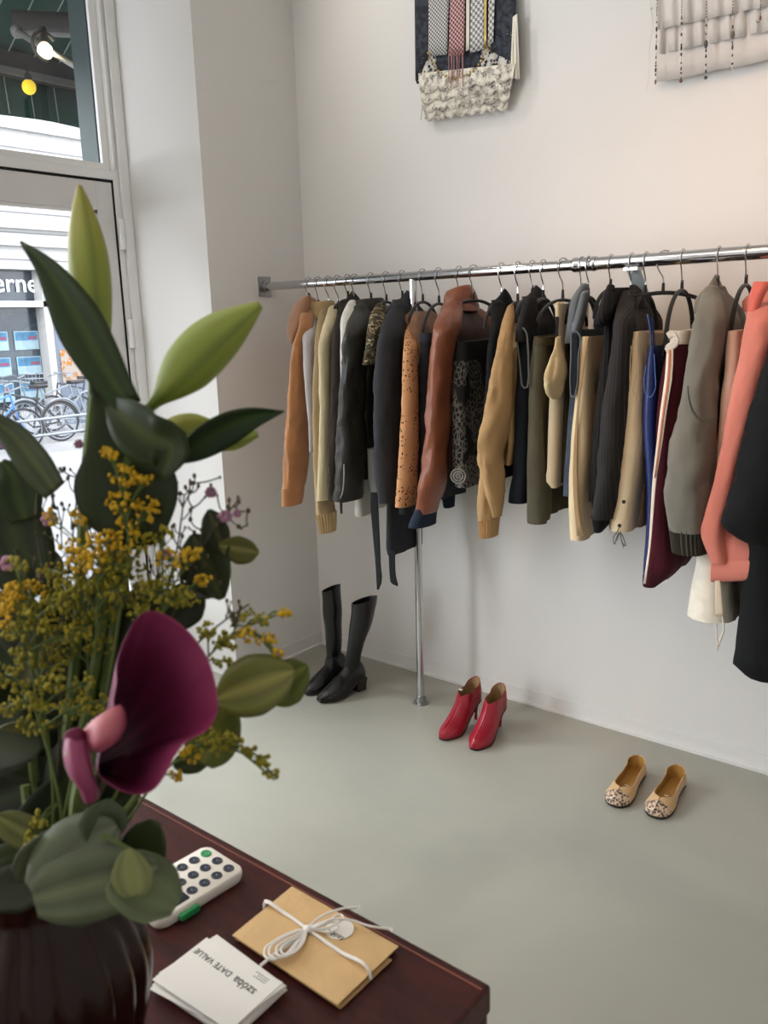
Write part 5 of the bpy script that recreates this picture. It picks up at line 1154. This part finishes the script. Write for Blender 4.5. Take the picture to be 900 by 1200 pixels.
# lilies: each stalk with its buds and long leaves
t = plant('lily_stem', 'tall lily stem with the upright pale green closed bud, topmost of the bouquet', 'lily')
bud([(110, 462, .60), (112, 420, .60), (107, 350, .60), (103, 300, .605), (98, 255, .61), (95, 232, .611), (93, 218, .612)], [7, 10, 17, 22, 24, 23.5, 20, 13, 3], t)
stem([NECK, (92, 720, .63), (100, 560, .605), (110, 458, .60)], .0048, M_stem, t, r2=.0036)
leaf([(155, 478, .575), (138, 455, .575), (112, 410, .572), (84, 358, .570), (52, 310, .568), (24, 283, .566)], [14, 22, 28, 30, 24, 14, 2], (52, 74, 38), M_lf, t, roll=(.2, .55), fold=.25, vein=(70, 96, 48), seed=1)
leaf([(66, 575, .60), (40, 540, .60), (14, 508, .60), (-30, 480, .60)], [16, 22, 20, 14, 8], (66, 78, 56), M_lf, t, roll=.5, fold=.2, vein=(90, 104, 70), seed=2)
t = plant('lily_stem', 'lily stem with the large pale green bud leaning right over the white reveal', 'lily')
bud([(166, 487, .575), (186, 467, .575), (215, 436, .57), (248, 402, .565), (280, 376, .56), (305, 357, .557)], [5, 8, 19, 28, 31, 30, 25, 16, 5], t, seed=2, tip=(140, 150, 60))
stem([NECK, (118, 740, .62), (140, 580, .59), (166, 488, .575)], .0048, M_stem, t, r2=.0036)
leaf([(170, 640, .59), (152, 580, .585), (140, 520, .58), (128, 480, .578), (108, 440, .576)], [20, 52, 58, 36, 18, 4], (44, 60, 30), M_lf, t, roll=.2, fold=.2, vein=(60, 80, 38), seed=3)
leaf([(128, 470, .577), (150, 492, .57), (176, 512, .567), (200, 522, .565), (190, 560, .57)], [8, 26, 34, 26, 6], (48, 66, 32), M_lf, t, roll=-.4, fold=.3, vein=(84, 104, 46), seed=4)
t = plant('lily_stem', 'lily stem with a dark pointed leaf lying over a yellow-green bud', 'lily')
bud([(176, 520, .60), (205, 512, .60), (240, 510, .602), (275, 516, .605), (302, 508, .607)], [5, 22, 26, 17, 11, 4], t, col=(156, 156, 56), tip=(128, 142, 56), seed=3)
stem([NECK, (130, 760, .63), (152, 620, .61), (176, 522, .60)], .0045, M_stem, t, r2=.0034)
leaf([(194, 542, .585), (222, 528, .58), (255, 506, .575), (290, 490, .57), (333, 482, .565)], [3, 14, 21, 20, 12, 1], (38, 62, 34), M_lf, t, roll=(-.5, -.3), fold=.35, vein=(66, 96, 50), seed=5)
# broad dark foliage behind and at the left
t = plant('foliage_stem', 'broad dark green leaves standing at the left edge behind the yellow sprays', 'foliage')
stem([NECK, (30, 800, .66), (12, 640, .67), (-10, 520, .67)], .004, M_stem, t, r2=.003)
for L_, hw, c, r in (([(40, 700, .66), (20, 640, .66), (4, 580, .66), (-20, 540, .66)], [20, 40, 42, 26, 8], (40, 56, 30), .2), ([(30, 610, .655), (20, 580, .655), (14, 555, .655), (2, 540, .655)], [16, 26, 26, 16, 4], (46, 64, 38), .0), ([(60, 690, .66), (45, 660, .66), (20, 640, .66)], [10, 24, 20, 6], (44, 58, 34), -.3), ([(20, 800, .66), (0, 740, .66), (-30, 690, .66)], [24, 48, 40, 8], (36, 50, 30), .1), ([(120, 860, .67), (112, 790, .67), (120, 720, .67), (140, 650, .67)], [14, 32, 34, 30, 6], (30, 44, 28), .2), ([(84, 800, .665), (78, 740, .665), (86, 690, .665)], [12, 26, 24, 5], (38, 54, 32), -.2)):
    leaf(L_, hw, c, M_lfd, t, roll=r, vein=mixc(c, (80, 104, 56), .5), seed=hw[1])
t = plant('foliage_stem', 'dark drooping leaves massed above the vase neck at the lower left', 'foliage')
stem([NECK, (40, 1000, .63), (30, 920, .63)], .004, M_stem, t)
rd = random.Random(5)
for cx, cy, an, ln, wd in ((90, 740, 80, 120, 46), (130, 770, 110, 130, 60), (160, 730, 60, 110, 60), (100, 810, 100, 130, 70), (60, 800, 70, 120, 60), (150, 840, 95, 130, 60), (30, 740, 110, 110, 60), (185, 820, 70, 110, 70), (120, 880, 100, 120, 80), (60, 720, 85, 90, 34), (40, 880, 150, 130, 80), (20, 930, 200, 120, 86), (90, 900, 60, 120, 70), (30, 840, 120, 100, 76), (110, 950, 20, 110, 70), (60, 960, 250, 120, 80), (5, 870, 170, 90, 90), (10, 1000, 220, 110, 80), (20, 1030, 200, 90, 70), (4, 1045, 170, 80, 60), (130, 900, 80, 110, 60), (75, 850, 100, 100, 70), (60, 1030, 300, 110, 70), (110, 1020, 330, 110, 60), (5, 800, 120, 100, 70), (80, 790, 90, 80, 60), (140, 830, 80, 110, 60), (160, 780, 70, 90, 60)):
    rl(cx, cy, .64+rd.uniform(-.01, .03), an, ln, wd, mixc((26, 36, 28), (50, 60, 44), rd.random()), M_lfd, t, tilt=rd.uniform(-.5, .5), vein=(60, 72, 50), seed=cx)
t = plant('foliage_stem', 'round dark leaves on a stem at the right of the bouquet, above the boots', 'foliage')
stem([NECK, (190, 760, .63), (228, 690, .62), (262, 640, .61)], .003, M_stem, t, r2=.002)
rl(243, 664, .605, 115, 84, 62, (52, 66, 40), M_lf, t, tilt=.3, vein=(84, 96, 60), seed=1); rl(255, 625, .60, 110, 60, 36, (50, 62, 40), M_lf, t, tilt=.5, vein=(80, 90, 60), seed=2)
rl(280, 643, .598, -10, 48, 40, (120, 124, 84), M_lf, t, tilt=-.6, vein=(150, 150, 110), seed=3); rl(245, 690, .61, 20, 48, 34, (62, 72, 44), M_lf, t, tilt=.7, seed=4); rl(215, 712, .62, 60, 66, 52, (44, 56, 36), M_lf, t, tilt=.2, seed=5)
# eucalyptus: right sprig and the big front leaves
EU = (104, 116, 62); EUG = (92, 106, 84)
t = plant('eucalyptus_branch', 'eucalyptus branch with broad olive green leaves reaching right over the floor', 'eucalyptus')
stem([NECK, (170, 920, .60), (225, 850, .575), (290, 805, .565), (338, 795, .565)], .0028, M_stem, t, r2=.0015)
rl(299, 803, .555, 20, 98, 74, (116, 122, 66), M_lf, t, tilt=.25, vein=(150, 150, 96), seed=1, fold=.1, prof=(.10, .42, .5, .40, .08)); rl(335, 797, .572, 35, 62, 58, (108, 124, 56), M_lf, t, tilt=-.2, vein=(134, 148, 80), seed=2, prof=(.2, .46, .5, .36, .04))
rl(252, 856, .575, 70, 84, 66, (112, 126, 66), M_lf, t, tilt=.2, vein=(140, 150, 90), seed=3, prof=(.2, .46, .5, .40, .06)); rl(228, 890, .58, 200, 52, 32, (60, 74, 42), M_lf, t, tilt=.4, seed=4)
t = plant('eucalyptus_branch', 'eucalyptus branch with large grey-green rounded leaves drooping over the vase rim', 'eucalyptus')
stem([NECK, (70, 1010, .57), (110, 975, .54), (160, 1000, .525)], .0028, M_stem, t, r2=.0015)
rl(88, 1008, .535, 40, 128, 98, (92, 102, 90), M_lf, t, tilt=.25, vein=(104, 114, 98), seed=1, fold=.06, prof=(.2, .44, .5, .42, .10)); rl(112, 1035, .525, 15, 150, 86, (98, 108, 94), M_lf, t, tilt=-.35, vein=(110, 120, 102), seed=2, fold=.05, prof=(.25, .46, .5, .42, .15))
rl(170, 992, .55, 70, 66, 56, (62, 78, 52), M_lfd, t, tilt=.2, seed=3, prof=(.25, .48, .5, .40, .12)); rl(172, 1040, .52, -30, 82, 74, (98, 110, 88), M_lf, t, tilt=.15, vein=(108, 120, 94), seed=4, fold=.06, prof=(.3, .46, .5, .44, .18))
rl(155, 1022, .508, 100, 56, 48, (122, 128, 92), M_lf, t, tilt=.3, vein=(146, 150, 104), seed=5, prof=(.25, .46, .5, .36, .08)); rl(120, 965, .54, 75, 60, 56, (86, 98, 84), M_lf, t, tilt=-.2, seed=6); rl(52, 1000, .55, 230, 90, 60, (82, 92, 76), M_lf, t, tilt=.5, seed=7)
t = plant('eucalyptus_branch', 'small pale eucalyptus leaves at the lower left edge above the vase', 'eucalyptus')
stem([NECK, (40, 1000, .59), (20, 965, .59)], .0024, M_stem, t)
rl(28, 975, .575, 150, 76, 40, (104, 112, 70), M_lf, t, tilt=.2, vein=(130, 136, 90), seed=1); rl(22, 1040, .572, 190, 96, 56, (48, 54, 42), M_lf, t, tilt=.2, seed=9); rl(70, 1058, .575, 330, 90, 44, (54, 60, 46), M_lf, t, tilt=.3, seed=8); rl(12, 1004, .58, 200, 60, 36, (70, 84, 60), M_lf, t, tilt=.3, seed=2); rl(46, 770, .62, 60, 84, 56, (76, 84, 56), M_lf, t, tilt=.3, vein=(110, 112, 80), seed=3); rl(38, 850, .615, 185, 76, 26, (104, 104, 74), M_lf, t, tilt=.9, seed=4)

# calla lily
t = plant('calla_lily', 'large wine purple calla lily opening towards the right, front of the bouquet', 'calla lily')
stem([NECK, (92, 1000, .60), (92, 950, .57), (100, 905, .528)], .0055, M_stem, t, r2=.0065)
rim = [(116, 888, .505), (126, 862, .500), (138, 838, .497), (133, 822, .499), (137, 800, .502), (137, 776, .506), (146, 750, .511), (160, 724, .516), (178, 715, .518), (204, 725, .517), (228, 747, .514), (245, 774, .510), (254, 806, .505), (255, 836, .500), (243, 856, .496), (220, 868, .493), (205, 886, .492), (194, 908, .492), (180, 926, .493), (160, 931, .495), (136, 924, .499), (116, 908, .503)]
thr = np.array([112., 897.]); rimp = [r[1:] for r in smooth_rows([(i, *p) for i, p in enumerate(rim+[rim[0]])], 81)][:-1]
G2 = []; cs_ = []; NL = 14
for i in range(NL+1):
    s = i/NL; row = []
    for k, (x, y, d) in enumerate(rimp):
        e = s**.8; cx_, cy_ = thr+(np.array([165, 850])-thr)*0
        px_ = lerp(thr[0], x, e)+ (1-abs(2*s-1))*8*math.sin(k*.22)*0; py_ = lerp(thr[1], y, e)
        dep = lerp(.526, d, s**1.4) + .020*math.sin(PI*s**.9)*(1-s)**.6*1.1 - .004*(s > .97)
        row.append(at(px_, py_, dep))
        c = mixc((44, 5, 24), (128, 36, 76), min(1, s**1.0)); c = mixc(c, (160, 76, 112), min(1, max(0, s-.62)*1.6*(.55+.45*math.sin(k*.35)))); c = mixc(c, (116, 28, 74), .4*max(0, math.sin(k*1.1)))
        cs_.append(lin(*c))
    G2.append(row+[row[0]]); cs_.append(cs_[-len(rimp)])
b = MB(); b.grid(G2); b.c = cs_; b.build('spathe', M_pet, t, True, solid=.0009, sub=1)
# rolled-over front edge and the throat tube
def petal(P, name, c0, c1, thick=.0011):
    """P: list of rows, each a list of (px,py,depth)"""
    G2 = []; cs_ = []
    for i, r in enumerate(P):
        row = spath([at(*q) for q in r], 11); G2.append(row)
    R2 = []
    for j in range(11): R2.append(spath([g[j] for g in G2], 17))
    G3 = [[R2[j][i] for j in range(11)] for i in range(17)]
    for i in range(17):
        for j in range(11): cs_.append(lin(*mixc(c0, c1, (i/16)*.7+.3*abs(j/5-1))))
    b = MB(); b.grid(G3); b.c = cs_; return b.build(name, M_pet, t, True, solid=thick)
petal([[(98, 856, .500), (112, 842, .489), (128, 832, .488), (141, 826, .496)], [(101, 864, .498), (116, 853, .484), (134, 842, .484), (146, 834, .494)], [(106, 875, .497), (120, 868, .482), (138, 858, .483), (147, 846, .494)], [(112, 882, .500), (124, 878, .490), (138, 868, .490), (145, 856, .498)]], 'rolled_edge', (196, 118, 118), (150, 60, 90))
petal([[(76, 868, .505), (84, 858, .497), (94, 858, .497), (102, 866, .503)], [(75, 888, .504), (86, 884, .492), (98, 886, .493), (106, 892, .502)], [(82, 908, .504), (92, 908, .490), (104, 908, .492), (110, 912, .502)], [(95, 928, .505), (102, 930, .496), (110, 928, .497), (116, 926, .504)], [(99, 940, .507), (104, 942, .502), (110, 940, .502), (115, 934, .506)]], 'throat', (150, 66, 100), (128, 50, 84))
petal([[(75, 866, .504), (80, 856, .495), (92, 853, .492), (101, 858, .499)], [(78, 878, .506), (86, 870, .496), (94, 866, .494), (102, 866, .500)]], 'lip', (120, 24, 66), (100, 20, 58))
petal([[(75, 880, .507), (78, 882, .497), (84, 886, .494)], [(77, 898, .508), (82, 900, .498), (88, 902, .494)], [(84, 914, .508), (90, 914, .500), (95, 914, .497)]], 'green_base', (150, 150, 86), (140, 120, 90))

# goldenrod
def goldenrod(label, path, clusters, seed, ripe=.6):
    t = plant('goldenrod', label, 'goldenrod', 'goldenrod sprays in the bouquet'); rd = random.Random(seed)
    stem([NECK]+path, .0016, M_stem, t, r2=.0007, n=24)
    pl = spath([at(*p) for p in path], 30)
    for (px, py, d, rx, ry, n, rp) in clusters:
        tw = MB(); fa = MB(); c0 = at(px, py, d); i0 = int(np.argmin([np.linalg.norm(p-c0) for p in pl])); root = pl[max(0, i0-3)]
        tw.tube(spath([root, lerp(root, c0, .5)+np.array([0, 0, .003]), c0], 6), .0008, 4)
        for k in range(int(n*1.6)):
            while True:
                a, bq, cz = rd.uniform(-1, 1), rd.uniform(-1, 1), rd.uniform(-1, 1)
                if a*a+bq*bq+cz*cz < 1: break
            p = at(px+a*rx, py+bq*ry, d+cz*rx*.0006*1.1)
            r = rd.uniform(.0009, .0019)
            fa.ball(p, r, 7, 5, (1, 1, rd.uniform(.9, 1.3)))
            if k % 3 == 0: tw.tube([lerp(root, c0, rd.uniform(.5, 1)), p], .00035, 3, False)
        fo = fa.build('flower_cluster', M_gold2 if rp else M_gold3, t); tw.build('twig', M_stem, fo)
goldenrod('goldenrod spray with bright yellow florets, upright in the middle of the bouquet', [(110, 880, .61), (140, 720, .59), (150, 610, .578), (130, 530, .575)], [(128, 531, .575, 11, 8, 16, 1), (146, 556, .576, 18, 14, 34, 1), (168, 562, .577, 14, 10, 16, 1), (140, 590, .578, 22, 14, 36, 1), (172, 596, .579, 16, 16, 28, 1), (150, 616, .580, 20, 12, 20, 1), (165, 640, .582, 20, 16, 26, 0)], 1)
goldenrod('goldenrod spray with wide deep yellow cluster left of the calla lily', [(90, 880, .60), (110, 780, .59), (115, 690, .582), (120, 640, .58)], [(118, 634, .578, 26, 14, 46, 1), (100, 655, .580, 26, 18, 46, 1), (140, 662, .582, 22, 16, 30, 0), (90, 690, .584, 26, 16, 36, 0), (128, 690, .585, 22, 18, 30, 0), (95, 606, .582, 14, 10, 16, 1), (145, 640, .58, 12, 10, 14, 1), (60, 606, .60, 10, 10, 8, 1)], 2)
goldenrod('goldenrod spray with small yellow heads at the left edge of the photo', [(60, 900, .61), (40, 800, .60), (25, 720, .59)], [(12, 700, .585, 16, 16, 28, 1), (22, 660, .59, 18, 10, 14, 0), (40, 720, .588, 26, 14, 34, 0), (70, 706, .588, 22, 14, 26, 0), (20, 740, .59, 20, 12, 20, 0), (60, 735, .592, 24, 12, 26, 0), (90, 742, .59, 22, 14, 26, 0)], 3)
goldenrod('goldenrod spray with olive buds low at the left above the dark leaves', [(70, 940, .59), (50, 860, .58), (30, 800, .575)], [(8, 790, .57, 16, 16, 18, 0), (30, 815, .572, 22, 18, 30, 0), (60, 800, .574, 20, 14, 22, 0), (50, 830, .574, 20, 10, 16, 0), (110, 822, .58, 20, 14, 24, 0), (95, 800, .58, 16, 14, 14, 0), (36, 990, .57, 8, 20, 16, 0), (46, 962, .57, 12, 12, 14, 0)], 4)
goldenrod('goldenrod spray with olive buds across the middle right, under the round dark leaves', [(130, 860, .61), (170, 760, .59), (200, 700, .58)], [(180, 690, .578, 28, 18, 42, 0), (215, 700, .578, 22, 14, 28, 0), (205, 655, .578, 24, 14, 28, 1), (238, 680, .580, 12, 8, 12, 1), (170, 720, .58, 22, 14, 26, 0), (225, 648, .58, 16, 10, 14, 1), (190, 625, .585, 16, 10, 12, 0)], 5)
goldenrod('goldenrod sprig arching right against the white wall above the olive leaves', [(180, 860, .60), (235, 780, .575), (270, 745, .565), (335, 716, .56)], [(332, 718, .558, 9, 6, 14, 1), (308, 726, .56, 12, 8, 12, 0), (288, 742, .562, 14, 10, 16, 1), (312, 750, .561, 14, 8, 14, 1), (325, 765, .56, 8, 8, 10, 1), (264, 752, .565, 16, 12, 20, 0), (244, 738, .568, 14, 12, 16, 0), (262, 775, .567, 16, 8, 12, 0), (290, 720, .563, 10, 8, 8, 0), (332, 778, .56, 4, 6, 5, 1)], 6)
goldenrod('goldenrod sprig hanging low right of the calla lily over the floor', [(150, 960, .57), (210, 890, .555), (270, 876, .55), (322, 914, .545)], [(246, 870, .553, 22, 16, 30, 0), (222, 884, .555, 14, 12, 16, 1), (272, 868, .55, 14, 12, 18, 0), (292, 880, .548, 12, 6, 10, 0), (308, 892, .547, 10, 8, 12, 0), (318, 906, .546, 9, 6, 9, 0), (206, 910, .556, 10, 8, 8, 1)], 7)
goldenrod('goldenrod spray of dense olive buds filling the middle behind the calla lily', [(110, 900, .64), (104, 800, .625), (100, 720, .61)], [(70, 670, .605, 26, 18, 36, 0), (108, 676, .608, 24, 20, 40, 0), (150, 672, .606, 26, 18, 36, 0), (60, 700, .61, 30, 16, 34, 0), (110, 720, .612, 34, 16, 40, 0), (155, 704, .61, 24, 18, 30, 0), (70, 760, .61, 24, 16, 24, 0), (120, 756, .612, 22, 16, 24, 0), (130, 650, .60, 20, 10, 20, 1), (85, 640, .60, 16, 10, 16, 1)], 11)
goldenrod('goldenrod spray with mixed yellow heads below the centre left, behind the sea lavender', [(60, 900, .63), (50, 820, .615), (40, 760, .60)], [(10, 720, .60, 18, 16, 22, 1), (36, 690, .60, 18, 12, 18, 1), (30, 770, .60, 22, 16, 26, 0), (64, 780, .605, 20, 16, 24, 0), (10, 830, .60, 16, 14, 18, 0), (40, 850, .605, 22, 14, 22, 0), (84, 830, .605, 18, 14, 18, 0), (20, 690, .60, 14, 10, 14, 1)], 12)
# sea lavender: fine dark twigs, buds and lilac florets
def limonium(label, path, box, n, seed, flowers):
    t = plant('sea_lavender', label, 'sea lavender', 'sea lavender twigs in the bouquet'); rd = random.Random(seed)
    stem([NECK]+path, .0012, M_twig, t, r2=.0006, n=22)
    tips = MB(); tw = MB(); nodes = [at(*p) for p in path[-2:]]; x0, y0_, x1, y1_, d = box
    nodes = [(lerp(path[-2][0], path[-1][0], s), lerp(path[-2][1], path[-1][1], s)) for s in np.linspace(0, 1, 5)]
    for k in range(n):
        tx, ty = rd.uniform(x0, x1), rd.uniform(y0_, y1_); nb = min(nodes, key=lambda q: (q[0]-tx)**2+((q[1]-ty-14)*.8)**2)
        dd = d+rd.uniform(-.012, .012); m1 = (lerp(nb[0], tx, .5)+rd.uniform(-3, 3), lerp(nb[1], ty, .6)+3)
        if math.hypot(nb[0]-tx, nb[1]-ty) < 46: nodes.append((tx, ty))
        tw.tube(spath([at(nb[0], nb[1], d), at(*m1, dd), at(tx, ty, dd)], 5), .00055, 4, False)
        tips.ball(at(tx, ty, dd), rd.uniform(.0008, .0016), 6, 4, (1, 1, 1.4))
    o = tw.build('twig', M_twig, t); tips.build('bud', M_bud, t)
    for (px, py, dd, r) in flowers:
        f = MB(); c = at(px, py, dd)
        for k in range(6): f.ball(c+(CR*math.cos(k*1.05)+CU*math.sin(k*1.05))*r*mpp(c)*.55+CF*rd.uniform(-.001, .001), r*mpp(c)*.55, 7, 5, (1, 1, .8))
        f.build('floret', M_lil, t)
limonium('sea lavender twigs with lilac florets against the bright door at the left', [(70, 860, .63), (74, 720, .63), (84, 640, .63), (92, 560, .63)], (40, 545, 112, 690, .63), 70, 1, [(58, 608, .62, 10), (100, 612, .625, 8), (92, 520, .62, 6), (10, 660, .60, 10), (122, 478, .62, 5), (4, 520, .61, 6)])
limonium('sea lavender twigs with lilac florets against the bright reveal at the right', [(150, 840, .62), (190, 720, .61), (208, 640, .605), (216, 580, .60)], (168, 556, 262, 690, .605), 90, 2, [(199, 566, .59, 9), (247, 577, .595, 7), (264, 605, .59, 8), (278, 602, .59, 5), (192, 650, .60, 8)])
limonium('sea lavender twig with brown buds reaching right, tips above the boots', [(180, 780, .61), (215, 690, .60), (250, 620, .595), (282, 584, .59)], (252, 580, 292, 620, .592), 16, 3, [])
limonium('sea lavender twig with brown buds low at the right above the goldenrod sprig', [(180, 820, .60), (225, 760, .585), (262, 728, .575), (292, 708, .57)], (262, 702, 300, 735, .572), 14, 4, [])

# ------------------------------------------------------------------ camera, light
cam = bpy.data.cameras.new('camera'); co = bpy.data.objects.new('camera', cam); COL.objects.link(co)
Mx = Matrix.Identity(4)
for i in range(3): Mx[i][0] = CR[i]; Mx[i][1] = CU[i]; Mx[i][2] = -CF[i]; Mx[i][3] = CC[i]
co.matrix_world = Mx
cam.sensor_fit = 'VERTICAL'; cam.sensor_height = 36.; cam.lens = FPX/1200*36.; cam.clip_start = .02; cam.clip_end = 200
cam.dof.use_dof = True; cam.dof.focus_distance = 2.75; cam.dof.aperture_fstop = cam.lens/2.6
S.camera = co

w = bpy.data.worlds.new('World'); S.world = w; w.use_nodes = True
bg = w.node_tree.nodes['Background']; bg.inputs['Color'].default_value = (.88, .925, 1., 1); bg.inputs['Strength'].default_value = 8.6
def area(name, loc, rot, sx, sy, power, col, portal=False, spread=PI):
    l = bpy.data.lights.new(name, 'AREA'); l.shape = 'RECTANGLE'; l.size = sx; l.size_y = sy; l.energy = power; l.color = col; l.spread = spread
    o = bpy.data.objects.new(name, l); COL.objects.link(o); o.location = loc; o.rotation_euler = rot
    if portal: l.cycles.is_portal = True
    return o
area('door_portal', (-.58, -1.08, 1.6), (0, -PI/2, 0), 3.1, .95, 1, (1, 1, 1), True)
area('window_portal', (-.58, -3.28, 1.75), (0, -PI/2, 0), 2.6, 2.65, 1, (1, 1, 1), True)
def spot(name, loc, target, power, col, ang, blend, rad):
    l = bpy.data.lights.new(name, 'SPOT'); l.energy = power; l.color = col; l.spot_size = math.radians(ang); l.spot_blend = blend; l.shadow_soft_size = rad
    o = bpy.data.objects.new(name, l); COL.objects.link(o); o.location = loc
    o.rotation_euler = (Vector(target)-Vector(loc)).to_track_quat('-Z', 'Y').to_euler(); return o
spot('ceiling_spot', (.20, -.85, 3.22), (.75, 0, 2.5), 20, (1, .96, .90), 80, 1., .03)
spot('ceiling_spot', (1.45, -1.6, 3.22), (1.55, 0, 1.35), 24, (1, .50, .20), 54, 1., .03)
spot('ceiling_spot', (2.15, -1.6, 3.22), (2.1, 0, 1.35), 38, (1, .50, .20), 54, 1., .04)
area('ceiling_light', (1.2, -2.9, 3.25), (0, 0, 0), 2.0, 1.8, 18, (1, .92, .82))
area('window_fill', (-.42, -3.2, 1.65), (0, -PI/2, 0), 2.2, 2.5, 84, (.92, .955, 1.))  # added area lamp, boosts the light coming in at the shop window
o = area('street_fill', (-1.85, -1.2, 2.3), (0, -PI/2, 0), 1.6, 1.2, 34, (.84, .93, 1.), False, 1.25)  # added lamp outside the door, brightens the floor and lower wall
o.rotation_euler = (Vector((.8, -1.0, 0))-Vector((-1.85, -1.2, 2.3))).to_track_quat('-Z', 'Y').to_euler()
S.view_settings.view_transform = 'Standard'; S.view_settings.look = 'None'; S.view_settings.exposure = .10; S.view_settings.gamma = 1.
S.cycles.max_bounces = 8; S.cycles.diffuse_bounces = 4; S.cycles.transparent_max_bounces = 16; S.cycles.use_denoising = True; S.cycles.caustics_reflective = False; S.cycles.caustics_refractive = False; S.cycles.sample_clamp_indirect = 6.
